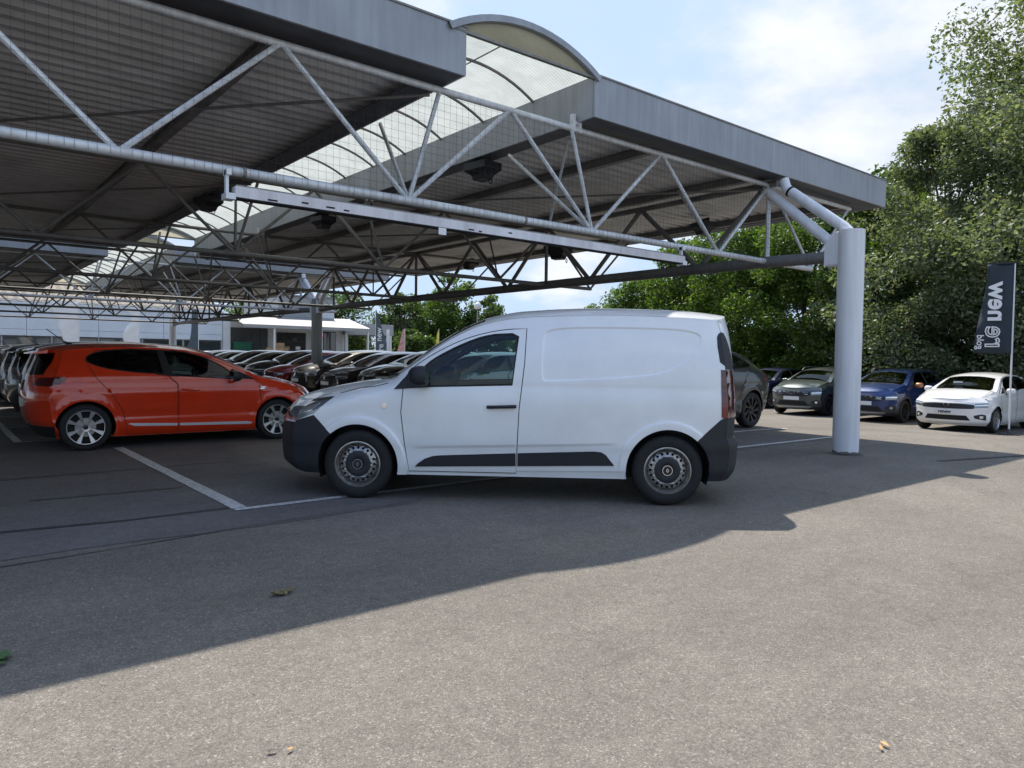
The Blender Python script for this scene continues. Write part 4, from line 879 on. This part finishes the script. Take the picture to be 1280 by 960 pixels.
for a in ((6.30, 8.5, 4.12, .1, 'black floodlight beside the skylight nearest the front truss'), (6.32, 13.9, 4.12, .1, 'black floodlight beside the skylight over the parked cars'), (4.0, 13.6, 4.12, .2, 'black floodlight on the left edge of the skylight'),
          (12.3, 13.4, 4.12, .4, 'black floodlight hanging against the sky above the van roof', 1.35), (12.35, 9.1, 4.12, -.3, 'dark floodlight at the outer edge in front of the trees', 1.0), (12.4, 17.3, 4.12, .1, 'small dark floodlight at the far outer edge of the near canopy')): flood(*a)
# ------------------------------------------------------------------ vegetation
def leafmat(name, cols, tr=.35, rough=.5):
    m = bpy.data.materials.new(name); m.use_nodes = True; t = m.node_tree; t.nodes.clear(); nn = t.nodes.new
    o = nn('ShaderNodeOutputMaterial'); g = nn('ShaderNodeNewGeometry'); r = nn('ShaderNodeValToRGB'); e = r.color_ramp.elements
    e[0].color = (*cols[0], 1); e[1].color = (*cols[-1], 1)
    for i, c in enumerate(cols[1:-1]): k = e.new((i+1)/(len(cols)-1)); k.color = (*c, 1)
    t.links.new(g.outputs['Random Per Island'], r.inputs[0])
    b = nn('ShaderNodeBsdfPrincipled'); b.inputs['Roughness'].default_value = rough; b.inputs['Specular IOR Level'].default_value = .35; a = nn('ShaderNodeBsdfTranslucent'); ms = nn('ShaderNodeMixShader'); ms.inputs[0].default_value = tr
    h = nn('ShaderNodeMixRGB'); h.blend_type = 'MULTIPLY'; h.inputs[0].default_value = 1; h.inputs[2].default_value = (1.5, 1.6, .7, 1)
    t.links.new(r.outputs[0], b.inputs['Base Color']); t.links.new(r.outputs[0], h.inputs[1]); t.links.new(h.outputs[0], a.inputs[0])
    t.links.new(b.outputs[0], ms.inputs[1]); t.links.new(a.outputs[0], ms.inputs[2]); t.links.new(ms.outputs[0], o.inputs[0]); return m
M['leaf_green'] = leafmat('green_leaves', [(.038, .075, .014), (.065, .120, .022), (.098, .165, .032), (.15, .22, .05)], .42)
M['leaf_dark'] = leafmat('dark_leaves', [(.026, .052, .013), (.045, .082, .019), (.068, .115, .027), (.115, .175, .045)], .42)
M['leaf_silver'] = leafmat('silvery_leaves', [(.070, .100, .052), (.115, .152, .085), (.165, .205, .13), (.27, .295, .23)], .38)
M['leaf_far'] = leafmat('light_green_leaves', [(.04, .07, .02), (.07, .12, .03), (.11, .17, .045)])
M['bark'] = mat('bark', (.09, .075, .06), .9, noise=(8, .4), bump=.6, bscale=20)
def leaves(name, C, Rr, n, size, m, parent, seed, squash=.75, aspect=.5, flat=.3):
    """C: clump centres (k,3), Rr: clump radii; n leaves of the given length spread through the clumps' shells"""
    g = np.random.default_rng(seed); k = len(C); w_ = Rr**2; idx = g.choice(k, n, p=w_/w_.sum())
    d = g.normal(size=(n, 3)); d /= np.linalg.norm(d, axis=1)[:, None]; rad = g.random(n)**.55
    P = C[idx]+d*(Rr[idx]*rad)[:, None]*[1, 1, squash]
    a = g.normal(size=(n, 3))+d*.5; a[:, 2] *= flat+.4; a /= np.linalg.norm(a, axis=1)[:, None]
    b = np.cross(a, g.normal(size=(n, 3))+[0, 0, .8]); b /= np.maximum(np.linalg.norm(b, axis=1), 1e-6)[:, None]
    s = size*g.uniform(.45, 1.5, n)[:, None]; L_ = a*s; W_ = b*s*aspect*.5
    V = np.stack([P-L_*.5, P+W_, P+L_*.5, P-W_], 1).reshape(-1, 3); V[:, 2] = np.maximum(V[:, 2], .02+parent.location.z*0)
    me = bpy.data.meshes.new(name); me.vertices.add(4*n); me.vertices.foreach_set('co', V.astype(np.float32).ravel()); me.loops.add(4*n); me.loops.foreach_set('vertex_index', np.arange(4*n, dtype=np.int32))
    me.polygons.add(n); me.polygons.foreach_set('loop_start', np.arange(0, 4*n, 4, dtype=np.int32)); me.update(); me.validate(); me.materials.append(m)
    o = bpy.data.objects.new(name, me); COL.objects.link(o); o.parent = parent; return o
def tree(name, x, y, H, Rx, label, m, n=16000, leaf=.17, seed=0, low=.15, z=None, group='trees behind the right hand cars', clumps=60, shape=1.0, cl=.16, lean=(0, 0), cat='tree'):
    z = gz(x) if z is None else z; g = np.random.default_rng(seed); root = empty(name, (x, y, z), label=label, cat=cat, group=group)
    C = []; lo = low*H
    while len(C) < clumps:
        u = g.random(); zc = lo+(H-lo)*u; prof = math.sin(min(1, max(0, (.10+.90*u)))**shape*PI*.97+.04)**.65; r = Rx*prof*g.random()**.42*.9; t = g.random()*2*PI
        C.append((r*math.cos(t)+lean[0]*u, r*math.sin(t)+lean[1]*u, min(zc, H*.95)))
    C = np.array(C); Rr = g.uniform(.7, 1.3, clumps)*cl*min(Rx*1.6, H)*1.0
    Rr = Rr*np.where(C[:, 2] > .8*H, .7, 1)
    tw = MB().tube([(0, 0, -.1), (.05*g.normal(), .05*g.normal(), H*.3), (lean[0]*.5, lean[1]*.5, H*.62)], .028*H*.55, 8, r2=.006*H)
    lim = g.choice(clumps, min(clumps, 26), replace=False)
    for i in lim:
        c = C[i]; z0 = max(.12*H, min(H*.6, c[2]*.55)); q = Vector((lean[0]*.4, lean[1]*.4, z0)); e = Vector(c); mid = q.lerp(e, .5)+Vector((0, 0, .04*H))
        tw.tube([q, mid, e], .009*H*.6, 5, r2=.002*H)
    tw.build('trunk', M['bark'], root, True)
    leaves('crown', C, Rr, n, leaf, M[m], root, seed+1)
    return root
T_ = [('silver_leaf_tree', 28.6, 5.2, 16.2, 6.2, 'tall silvery leaved tree at the right edge behind the white hatchback', 'leaf_silver', 190000, .15, .02, 240, .125),
      ('silver_leaf_tree', 28.4, 10.4, 10.2, 4.4, 'lower silvery tree left of the tall silvery one', 'leaf_silver', 105000, .145, .0, 120, .14),
      ('green_tree', 29.4, 13.4, 9.0, 3.0, 'deep green tree right behind the front column', 'leaf_dark', 46000, .155, .0, 80, .17),
      ('green_tree', 29.8, 16.6, 10.0, 3.2, 'broad green tree behind the grey green car', 'leaf_green', 46000, .155, .0, 80, .17),
      ('green_tree', 30.2, 20.0, 9.4, 3.2, 'bright green tree rising behind the edge of the near canopy', 'leaf_green', 42000, .16, .0, 75, .17),
      ('green_tree', 30.8, 23.6, 7.9, 3.1, 'rounded green tree above the rear end of the van', 'leaf_green', 32000, .17, .0, 60, .18),
      ('green_tree', 31.4, 27.2, 6.3, 3.0, 'low bushy tree above the van roof, second from the left of the wood', 'leaf_green', 30000, .17, .0, 60, .18),
      ('green_tree', 32.2, 30.8, 5.0, 2.6, 'small bushy tree at the left end of the wood above the van roof', 'leaf_green', 22000, .17, .0, 50, .19)]
for i, a in enumerate(T_): tree(a[0], a[1], a[2], a[3], a[4], a[5], a[6], a[7], a[8], 100+7*i, a[9], clumps=a[10], cl=a[11], group='trees of the wood behind the cars')
for i, (x, y, h, r, m) in enumerate([(33.5, 1.5, 12, 4.5, 'leaf_dark'), (34, 9, 10.5, 4.2, 'leaf_dark'), (34.5, 15, 10.5, 4.0, 'leaf_dark'), (35, 21.5, 9.0, 4.0, 'leaf_dark'), (36, 28, 6.6, 3.4, 'leaf_dark')]):
    tree('green_tree', x, y, h, r, ['dark tree filling in behind the tall silvery tree', 'dark tree in the second row behind the two silvery trees', 'dark tree in the second row behind the front column', 'dark tree in the second row above the rear of the van', 'dark low tree in the second row at the left of the wood'][i], m, 14000, .30, 300+i*9, 0, clumps=50, cl=.19, group='trees of the wood behind the cars')
for i in range(9):      # understorey along the edge of the tarmac
    x = 28.4+.35*i*.8; y = 3.5+i*3.1
    tree('edge_bush', x, y, 2.6+.5*math.sin(i*2.1), 1.9, ['leafy bush at the far right, behind the white hatchback', 'leafy bush behind the windscreen of the white hatchback', 'leafy bush between the white and the blue car', 'leafy bush behind the blue car', 'leafy bush right behind the front column base', 'leafy bush behind the grey green car', 'leafy bush behind the dark blue car', 'leafy bush hidden mostly behind the dark coupe', 'leafy bush at the left end, mostly behind the van'][i], 'leaf_dark' if i % 2 else 'leaf_green', 5200, .15, 500+i*5, 0, clumps=26, cl=.26, group='bushes at the foot of the wood', cat='bush')
for i, (x, y, h, r, n, lab) in enumerate([(36.5, 74, 8.8, 4.6, 7000, 'pale green tree behind the workshop roof'), (41.3, 70, 8.6, 3.4, 6500, 'green tree right of the dark feather flag'), (45.2, 74, 8.3, 3.9, 6500, 'low green tree behind the red and white banner'), (48.6, 71, 11.4, 4.0, 9000, 'taller loose tree left of the globe lamp'), (51.5, 68, 9.0, 3.2, 5500, 'round green tree behind the globe lamp'),
                                         (60.5, 74, 7.4, 3.0, 4000, 'small tree top peeping over the van roof'), (31.5, 86, 9.8, 4.6, 6000, 'distant tree behind the tall workshop block'), (40, 66, 4.4, 3.2, 6000, 'low shrub mass seen through the open carport')]):
    tree('background_tree', x, y, h, r, lab, 'leaf_far' if i not in (3,) else 'leaf_green', int(n*1.9), .34, 700+i*11, .02 if i != 3 else .08, z=-.43, clumps=60, cl=.19, group='trees in the background left of the van cab')
for i, (x, y, h) in enumerate([(-34, 6, 9), (-35, 16, 10), (-33, 26, 9), (-36, 37, 11)]):  # out-of-view trees added to darken reflections on the left row of cars
    tree('background_tree', x, y, h, 6.5, ['unseen added tree left of the lot, nearest', 'unseen added tree left of the lot, second', 'unseen added tree left of the lot, third', 'unseen added tree left of the lot, farthest'][i], 'leaf_dark', 6000, .5, 900+i*7, 0, z=0, clumps=40, cl=.25, group='unseen added trees beyond the left side of the lot')
# ------------------------------------------------------------------ buildings
M['cladding'] = streaky('white_cladding', (.62, .68, .76), (.55, .60, .67), 1.2, .5, .45, 0)
M['wall_white'] = mat('white_render', (.62, .64, .66), .7, noise=(1.5, .08))
M['corr_grey'] = mat('grey_corrugated', (.30, .31, .32), .5, .2, noise=(2, .12))
M['roof_pale'] = mat('pale_corrugated_roof', (.25, .255, .26), .5, .1, noise=(2, .1))
M['frame'] = mat('dark_frame', (.05, .055, .06), .5)
M['winpane'] = mat('building_window', (.03, .04, .045), .08, 0, 1)
M['green_bin'] = mat('green_plastic', (.01, .13, .075), .5); M['card'] = mat('cardboard', (.42, .28, .17), .8, noise=(5, .2))
M['shelf_dark'] = mat('dark_room', (.035, .033, .032), .8, noise=(3, .5))
FL = 0
hall = empty('long_hall', (4, 62, FL), label='long low white clad hall beyond the parked cars', cat='building')
MB().box((-30, .15, 0), (15.4, 12, 5.0)).build('wall', M['wall_white'], hall)
for i in range(10):
    x0 = -29.9+i*4.53
    for j, (a, b) in enumerate(((2.42, 2.86), (2.88, 3.70), (3.72, 4.55))): MB().box((x0+.012, 0, a), (x0+4.515, .148, b)).build('cladding_panel', M['cladding'], hall)
MB().box((-30.1, -.12, 4.56), (15.5, .3, 4.82)).build('eaves_trim', M['cladding'], hall); M['roof_brown'] = mat('brown_roof_sheet', (.10, .085, .07), .7, noise=(1.5, .25), bump=.3, bscale=6)
V = []; F = []; xs = np.arange(-30.1, 15.5, .3)
for i, x in enumerate(xs): dz = .05*(i % 2); V += [(float(x), -.1, 4.83+dz), (float(x), 6, 6.95+dz), (float(x), 12, 4.83+dz)]
for i in range(len(xs)-1): F += [(3*i, 3*i+3, 3*i+4, 3*i+1), (3*i+1, 3*i+4, 3*i+5, 3*i+2)]
mesh_obj('roof', V, F, M['roof_brown'], hall); MB().prism([(0, 4.6), (0, 4.83), (6, 6.93), (12, 4.83), (12, 4.6)], -30, -29.9)
mb = MB(); mb.v = [(15.38, .16, 4.9), (15.38, 11.9, 4.9), (15.38, 6, 6.93)]; mb.f = [(0, 1, 2)]; mb.build('gable_wall', M['wall_white'], hall)
for i in range(15):
    x0 = -29.6+i*3.0; f = MB().box((x0, .06, .35), (x0+.08, .145, 2.40)).box((x0+2.8, .06, .35), (x0+2.88, .145, 2.40)).box((x0+.082, .06, 2.3), (x0+2.798, .145, 2.40)).box((x0+.082, .06, .35), (x0+2.798, .145, .45)).build('window', M['frame'], hall)
    MB().box((x0+.083, .10, .452), (x0+2.797, .12, 2.298)).build('pane', M['winpane'], f)
MB().box((15.42, -.1, 0), (16.0, .25, 4.7)).build('corner_post', M['wall_white'], hall)
ws = empty('workshop', (20.6, 64, FL), label='small white workshop with a pale lean-to roof and open bay', cat='building')
MB().box((-.4, .1, 0), (11.2, 10, 4.3)).build('wall', M['wall_white'], ws)
MB().box((4.3, -.05, 4.32), (9.6, 9, 6.6)).build('upper_block', M['corr_grey'], ws); MB().box((8.0, -.10, 4.33), (9.65, -.055, 6.1)).build('upper_panel', M['wall_white'], ws)
MB().box((4.2, -.2, 6.62), (9.75, 9.1, 6.75)).build('upper_roof', M['roof_pale'], ws)
for i in range(5): MB().box((-.2+i*.72, .0, 1.2), (.46+i*.72, .09, 3.6)).build('shutter_panel', M['frame'], ws)
b = MB().box((4.2, 0, 0), (6.9, .08, 3.3)).build('open_bay', M['shelf_dark'], ws)
for z in (.9, 1.7, 2.5): MB().box((4.4, -.12, z), (6.6, -.002, z+.06)).build('shelf', M['frame'], b)
for i, (x, z) in enumerate(((4.5, .96), (5.1, .96), (5.9, 1.76), (4.9, 1.76), (5.6, 2.56))): MB().box((x, -.11, z), (x+.42, -.004, z+.3)).build('box', M[('card', 'plastic_grey', 'plate', 'card', 'frame')[i]], b)
for x in (7.5, 8.6, 9.3): f = MB().box((x, .0, 1.5), (x+.6, .09, 3.5)).build('window', M['frame'], ws); MB().box((x+.06, -.015, 1.56), (x+.54, -.003, 3.44)).build('pane', M['winpane'], f)
lt = empty('lean_to_roof', (22.9, 59.8, FL), label='pale corrugated lean-to roof on thin posts in front of the workshop', cat='shelter')
V, F = [], []; xs = np.arange(-2.6, 9.0, .12)
for i, x in enumerate(xs): dz = .03*(i % 2); V += [(x, -.2, 3.75+dz), (x, 4.1, 4.75+dz)]
F = [(2*i, 2*i+2, 2*i+3, 2*i+1) for i in range(len(xs)-1)]; mesh_obj('roof_sheet', V, F, M['roof_pale'], lt)
MB().box((-2.6, -.24, 3.50), (9.0, -.12, 3.74)).build('eaves_beam', M['corr_grey'], lt)
for x in (0, 4.2, 8.7): MB().box((x-.07, -.15, 0), (x+.07, -.01, 3.5)).build('post', M['wall_white'], lt)
cp = empty('carport', (31.2, 63.5, FL), label='open white carport frame at the right end of the workshop', cat='shelter')
MB().box((0, 0, 3.3), (5.2, 5, 4.4)).build('roof', M['corr_grey'], cp)
for x in (.12, 4.9): MB().box((x-.11, 0, 0), (x+.11, .22, 3.3)).box((x-.11, 4.7, 0), (x+.11, 4.92, 3.3)).build('post', M['wall_white'], cp)
def bin_(x, y, w_, h, lab): r = empty('green_container', (x, y, FL), label=lab, cat='container', group='green containers by the workshop'); MB().prism([(0, 0), (w_, 0), (w_+.06, h), (-.06, h)], 0, 1.0).build('tub', M['green_bin'], r); MB().box((-.1, -.05, h+.004), (w_+.1, 1.05, h+.06)).build('lid', M['green_bin'], r); return r
bin_(20.6, 61.5, 1.1, 1.45, 'left green container under the lean-to'); bin_(21.9, 61.3, 1.0, 1.3, 'right green container under the lean-to'); bin_(20.9, 62.9, 1.2, 2.3, 'tall green container behind the other two')
for i, (x, y, w_, h, a, lab) in enumerate([(22.7, 60.6, .55, 1.9, .1, 'tall upright cardboard box by the lean-to post'), (23.4, 60.8, .8, 2.3, .0, 'tallest cardboard box beside the lean-to post'), (22.2, 60.2, .8, 1.1, .5, 'leaning cardboard sheet in front of the boxes'), (24.2, 61.4, .6, 1.9, 0, 'narrow cardboard box right of the lean-to post')]):
    r = empty('cardboard_box', (x, y, FL), a, label=lab, cat='box', group='cardboard boxes under the lean-to'); MB().box((0, 0, 0), (w_, .4, h)).build('carton', M['card'], r); MB().box((.02, -.1, h-.3), (w_-.02, -.02, h-.28)).build('flap', M['card'], r)
bl = empty('balloon', (22.0, 48.8, 0), label='pink balloon floating left of the grey middle column', cat='balloon')
M['pink'] = mat('pink_balloon', (.75, .22, .30), .3)
MB().lathe([(.0, 2.30), (.06, 2.32), (.19, 2.46), (.25, 2.66), (.22, 2.86), (.12, 2.96), (0, 2.98)], 20, axis='z').build('skin', M['pink'], bl, True); MB().tube([(0, 0, 0), (.02, 0, 1.2), (0, 0, 2.3)], .006, 4).build('string', M['frame'], bl)
# ------------------------------------------------------------------ flags and lamp
def feather(x, y, z, H, z0, prof, m, label, side=-1, poleH=None, ang=None, pm='column', name='feather_flag'):
    """prof: [(height, width)] from bottom to top; side -1: cloth left of the pole as seen from the camera"""
    ang = math.atan2(y, x)-PI/2 if ang is None else ang
    r = empty(name, (x, y, z), ang, label=label, cat='flag', group='advertising flags'); P = pchip(prof); hs_ = np.linspace(prof[0][0], prof[-1][0], 22); V, F = [], []; nx = 7
    for h in hs_:
        for j in range(nx):
            t = j/(nx-1); xx = side*float(P(h))*t; V.append((xx, .05*math.sin(h*3.1+t*4)*t+.02*math.sin(h*9+t*7)*t, h))
    for i in range(len(hs_)-1):
        for j in range(nx-1): a = i*nx+j; F.append((a, a+1, a+1+nx, a+nx))
    o = mesh_obj('cloth', V, F, M[m], r, smooth=True); md = o.modifiers.new('thick', 'SOLIDIFY'); md.thickness = .006
    MB().tube([(0, 0, 0), (0, 0, H)], .022, 8, r2=.016).build('pole', M[pm], r, True); MB().lathe([(0, 0), (.22, 0), (.22, .03), (.05, .06), (.03, .14)], 16, axis='z').build('base', M['frame'], r)
    return r, ang
M['flag_dark'] = mat('dark_flag_cloth', (.022, .036, .052), .7, noise=(4, .15)); M['flag_white'] = mat('white_flag_cloth', (.80, .80, .80), .7, noise=(3, .06)); M['flag_yellow'] = mat('yellow_flag_cloth', (.72, .60, .03), .7); M['flag_pink'] = mat('pink_flag_cloth', (.55, .30, .28), .7, noise=(6, .5)); M['flag_slate'] = mat('slate_flag_cloth', (.07, .10, .12), .7, noise=(3, .2))
M['letter'] = mat('white_lettering', (.80, .82, .85), .6)
fz_ = gz(20.5)
fr, an = feather(20.55, 6.02, fz_, 4.20, 0, [(1.98, .80), (2.4, .76), (3.2, .64), (3.7, .57), (4.16, .56)], 'flag_dark', 'tall dark flag lettered renew beside the white hatchback', -1)
MB().box((-.58, -.02, 4.16), (.03, .02, 4.20)).build('top_bar', M['plastic'], fr)
def flagtext(parent, s, size, x, z, m='letter', outline=False, off=0.0, y=-.085):
    Mx = Matrix.Translation((x, y, z)) @ Matrix.Rotation(PI/2, 4, 'X') @ Matrix.Rotation(-PI/2, 4, 'Z') @ Matrix.Scale(-1, 4, (1, 0, 0))
    return text_mesh('lettering', s, size, M[m], parent, Mx, .002, off, outline)
flagtext(fr, 'new', .56, -.335, 3.24, off=.016); flagtext(fr, 're', .62, -.36, 2.38, outline=True); flagtext(fr, 'gold', .21, -.66, 2.26, off=.003)
feather(7.3, 50, 0, 4.3, 0, [(1.75, .70), (2.4, .95), (3.2, 1.15), (3.9, 1.5), (4.25, 1.45)], 'flag_white', 'broad white flag left, above the roofs of the dark cars', -1)
feather(10.6, 50, 0, 4.1, 0, [(1.75, .80), (2.3, .95), (2.9, .72), (3.3, .5), (3.7, .45), (3.85, .75), (4.05, .5)], 'flag_white', 'white feather flag with a curled tip above the orange hatchback', -1)
feather(14.1, 50, 0, 4.4, 0, [(1.6, .75), (2.3, .5), (3, .42), (4.2, .40)], 'flag_slate', 'slate blue flag near the pale far column', -1)
fd, a2 = feather(27.1, 50, -.4, 5.3, 0, [(1.7, .85), (2.6, .85), (3.6, .55), (4.6, .25), (5.25, .05)], 'flag_slate', 'dark feather flag in front of the carport', 1)
t_ = text_mesh('lettering', 'new', .62, M['letter'], fd, Matrix.Translation((.26, -.09, 3.35)) @ Matrix.Rotation(PI/2, 4, 'X') @ Matrix.Rotation(PI/2, 4, 'Z'), .002, .006); t_ = text_mesh('lettering', 're', .62, M['letter'], fd, Matrix.Translation((.40, -.09, 2.35)) @ Matrix.Rotation(PI/2, 4, 'X') @ Matrix.Rotation(PI/2, 4, 'Z'), .002, 0, True)
feather(28.3, 50, -.4, 3.8, 0, [(1.6, .24), (2.8, .24), (3.75, .22)], 'flag_white', 'narrow white banner right of the dark feather flag', -1)
feather(29.7, 50, -.4, 3.9, 0, [(1.6, .75), (2.6, .45), (3.6, .2), (3.85, .12)], 'flag_pink', 'faded red and white banner with a sloping edge', -1)
feather(32.9, 50, -.4, 4.0, 0, [(1.8, .18), (2.8, .20), (3.5, .16), (3.95, .02)], 'flag_yellow', 'thin yellow feather flag just left of the van windscreen', -1)
sg = empty('panel_sign', (34.4, 49, -.4), -.6, label='small blank white panel sign left of the globe lamp', cat='sign'); MB().box((-.17, -.03, 2.9), (.17, .03, 3.6)).build('panel', M['wall_white'], sg); MB().tube([(0, 0, 0), (0, 0, 2.9)], .03, 6).build('post', M['frame'], sg)
lp = empty('globe_lamp', (26.79, 36.4, -.43), label='white globe lamp on a thin post behind the van cab', cat='street lamp')
MB().tube([(0, 0, 0), (0, 0, 2.4), (0, 0, 4.70)], .055, 10, r2=.035).build('post', M['corr_grey'], lp, True)
M['globe'] = mat('opal_globe', (.78, .80, .80), .25, 0, .6)
MB().lathe([(.22*math.sin(a), 4.92-.22*math.cos(a)) for a in np.linspace(.25, PI, 14)], 20, axis='z').build('globe', M['globe'], lp, True); MB().tube([(0, 0, 4.66), (0, 0, 4.72)], .07, 10).build('collar', M['frame'], lp)
for i, (x, y) in enumerate([(21.5, 41.0), ]): pass
# ------------------------------------------------------------------ the cars
van = make_van(); van.location = (3.661, 6.653, .004); van.rotation_euler = (0, 0, -.7335)
clio = make_car('hatchback', 'glossy orange red hatchback parked left of the van', 'car', 'clio', 'orange_red', detail=1, h=.055, group='parked cars')
place_car(clio, 4.255, 11.83, PI, .004)
# protos for the rows
def recolour(o, old, new):
    for c in o.children_recursive:
        if c.type == 'MESH' and c.material_slots and c.material_slots[0].material == M[old]: c.material_slots[0].link = 'OBJECT'; c.material_slots[0].material = M[new]
def dup(o, label, x, y, head, col=None, old='black_paint', z=None):
    c = copy_tree(o); c['label'] = label; place_car(c, x, y, head, gz(x)+.004 if z is None else z)
    if col: recolour(c, old, col)
    return c
pa = make_car('parked_car', 'black hatchback parked right behind the orange one, at the left edge', 'car', 'sandero', 'black_paint', 'clio', 'multi', .09, 'parked cars', 0); place_car(pa, 4.5, 14.35, PI, .004)
pb = make_car('parked_car', 'silver hatchback seen through the van cab windows', 'car', 'clio', 'black_paint', 'clio', 'five', .09, 'parked cars', 0); place_car(pb, 9.85, 14.9, 0, .004); recolour(pb, 'black_paint', 'silver')
for i, (k, dx, col) in enumerate([(pb, 0, None), (pa, .1, 'anthracite'), (pb, -.1, 'anthracite'), (pa, .05, None), (pb, 0, None), (pa, .0, 'anthracite'), (pb, .1, None)]):
    dup(k, ['second car back in the left row, glossy black tailgate', 'third car back in the left row, anthracite tailgate', 'fourth car back in the left row, low dark tailgate', 'fifth car back in the left row, tall and black', 'sixth car back in the left row, dark', 'seventh car back in the left row, anthracite', 'last car at the back of the left row'][i], 4.45+dx, 16.85+2.5*i, PI, col, 'silver' if k is pb and False else 'black_paint') if k is pa else (lambda c: recolour(c, 'silver', col or 'black_paint'))(dup(k, ['second car back in the left row, glossy black tailgate', '', 'fourth car back in the left row, low dark tailgate', '', 'sixth car back in the left row, dark', '', 'last car at the back of the left row'][i], 4.45+dx, 16.85+2.5*i, PI))
row = [(pa, 17.5, .0, None, 'black car whose low nose shows just left of the van bonnet'), (pb, 20.2, .15, 'black_paint', 'glossy black hatchback in front of the middle column, bright roof'), (pa, 22.0-.05, -.05, None, 'black car with a number plate directly before the grey middle column'),
       (pb, 24.35, -.1, 'red', 'dark red car behind the grey middle column'), (pa, 26.8, .1, 'anthracite', 'anthracite car next to the dark red one'), (pb, 29.3, 0, 'black_paint', 'second car beyond the dark red one, black'), (pa, 31.8, .1, 'anthracite', 'third car beyond the dark red one, anthracite'),
       (pb, 34.3, -.1, 'silver', 'fourth car beyond the dark red one, pale roof'), (pa, 36.8, 0, 'anthracite', 'fifth car beyond the dark red one, nearly hidden'), (pb, 39.3, 0, 'silver', 'farthest pale car of the row facing left')]
for k, y, dx, col, lab in row:
    c = dup(k, lab, 9.9+dx, y, 0)
    if k is pb: recolour(c, 'silver', col)
    elif col: recolour(c, 'black_paint', col)
co = make_car('coupe_suv', 'dark grey coupe suv, its sloping tail showing behind the van', 'car', 'coupe', 'anthracite', 'clio', 'turbine', .08, 'parked cars', 0, ('plastic', 'alloy_dark')); place_car(co, 9.97, 8.95, 0, .0)
wc = make_car('white_hatchback', 'white hatchback at the right edge with the word new on its plate', 'car', 'sandero', 'white_paint2', 'dacia', 'multi', .07, 'parked cars', 0, ('alloy_dark', 'alloy'), 'farglass', textplate='renew'); place_car(wc, 20.72, 7.22, .0, gz(20.7)+.004)
bs = make_car('blue_crossover', 'bright blue crossover with roof rails and copper mirror caps', 'car', 'stepway', 'blue', 'stepway', 'multi', .075, 'parked cars', 0, ('plastic', 'alloy_dark'), 'darkglass', mirm='copper'); place_car(bs, 22.1, 9.95, 0, gz(22.1)+.004)
gs = copy_tree(bs); gs.name = 'grey_green_crossover'; gs['label'] = 'grey green crossover with bright grille marks, partly behind the front column'; place_car(gs, 22.6, 12.5, .03, gz(22.6)+.004); recolour(gs, 'blue', 'greygreen'); recolour(gs, 'copper', 'greygreen')
nb = dup(wc, 'dark blue hatchback farthest left of the right hand group', 24.4, 15.6, 0); nb.name = 'navy_hatchback'; recolour(nb, 'white_paint2', 'navy')
for c in list(nb.children):
    if c.name.startswith('plate_lettering'): bpy.data.objects.remove(c)
# price sheets behind the windscreens
for c, y in ((wc, .28), (bs, -.1)):
    MB().box((.50, y-.20, 1.10), (.505, y+.02, 1.26)).build('price_sheet', M['letter'], c)
# ------------------------------------------------------------------ litter
M['dry'] = mat('dry_leaf', (.16, .13, .06), .8, noise=(60, .5)); M['orange_leaf'] = mat('orange_leaf', (.55, .30, .10), .7, noise=(60, .3)); M['weed'] = mat('green_weed', (.06, .13, .04), .7)
def leaf_piece(name, x, y, s, m, lab, seed, n=1, cat='leaf', up=.3):
    g = random.Random(seed); r = empty(name, (x, y, gz(x)+.006), label=lab, cat=cat)
    for i in range(n):
        mb = MB(); a = g.uniform(0, 2*PI); cx, cy = (g.uniform(-s, s)*.8*(n > 1), g.uniform(-s, s)*.5*(n > 1)); L_ = s*g.uniform(.6, 1.1); w_ = L_*.28
        for t, q in ((0, .05), (.25, .8), (.55, 1), (.8, .6), (1, .03)):
            for sd in (-1, 1): X_ = (t-.5)*L_*1.3; Y_ = sd*q*w_; mb.v.append((cx+X_*math.cos(a)-Y_*math.sin(a), cy+X_*math.sin(a)+Y_*math.cos(a), .004+abs(sd*q)*.12*L_*up*2+up*L_*t*g.uniform(.1, .5)))
        mb.f = [(2*k, 2*k+1, 2*k+3, 2*k+2) for k in range(4)]; mb.build('blade', M[m], r)
    return r
leaf_piece('dry_leaves', 1.52, 3.83, .062, 'dry', 'crumpled brownish green leaf clump in the shade before the van', 3, 9, 'leaf litter', .5)
leaf_piece('green_weed', .22, 3.68, .075, 'weed', 'small green sprig lying at the left edge of the shade', 5, 10, 'weed', .4)
leaf_piece('fallen_leaf', 2.52, 1.085, .028, 'orange_leaf', 'single orange leaf on the sunny asphalt at the bottom right', 8, 2, 'leaf')
leaf_piece('fallen_leaf', .885, 2.315, .024, 'tar', 'small dark scrap at the bottom left of the sunny asphalt', 9, 3, 'scrap')
leaf_piece('fallen_leaf', .93, 2.28, .03, 'orange_leaf', 'small pale leaf beside the dark scrap', 10, 1, 'leaf')
g = np.random.default_rng(21); V = []; F = []
for i in range(900):
    x = g.uniform(.2, 9) ; y = g.uniform(.9, 5.2); 
    if y > 5 or x/y > 4: continue
    s = g.uniform(.002, .0055); n = len(V); k = 5; a0 = g.uniform(0, 6)
    V += [(x+s*math.cos(a0+2*PI*j/k)*g.uniform(.7, 1.2), y+s*math.sin(a0+2*PI*j/k)*g.uniform(.7, 1.2), gz(x)) for j in range(k)]+[(x+s*.5*math.cos(a0+2*PI*j/k), y+s*.5*math.sin(a0+2*PI*j/k), gz(x)+s*.9) for j in range(k)]
    F += [tuple(n+k+j for j in range(k))]+[(n+j, n+(j+1) % k, n+k+(j+1) % k, n+k+j) for j in range(k)]
M['grit'] = mat('pale_grit', (.34, .31, .27), .8)
tag(mesh_obj('loose_grit', V, F, M['grit']), 'loose pale grit scattered over the asphalt', 'grit', kind='stuff')
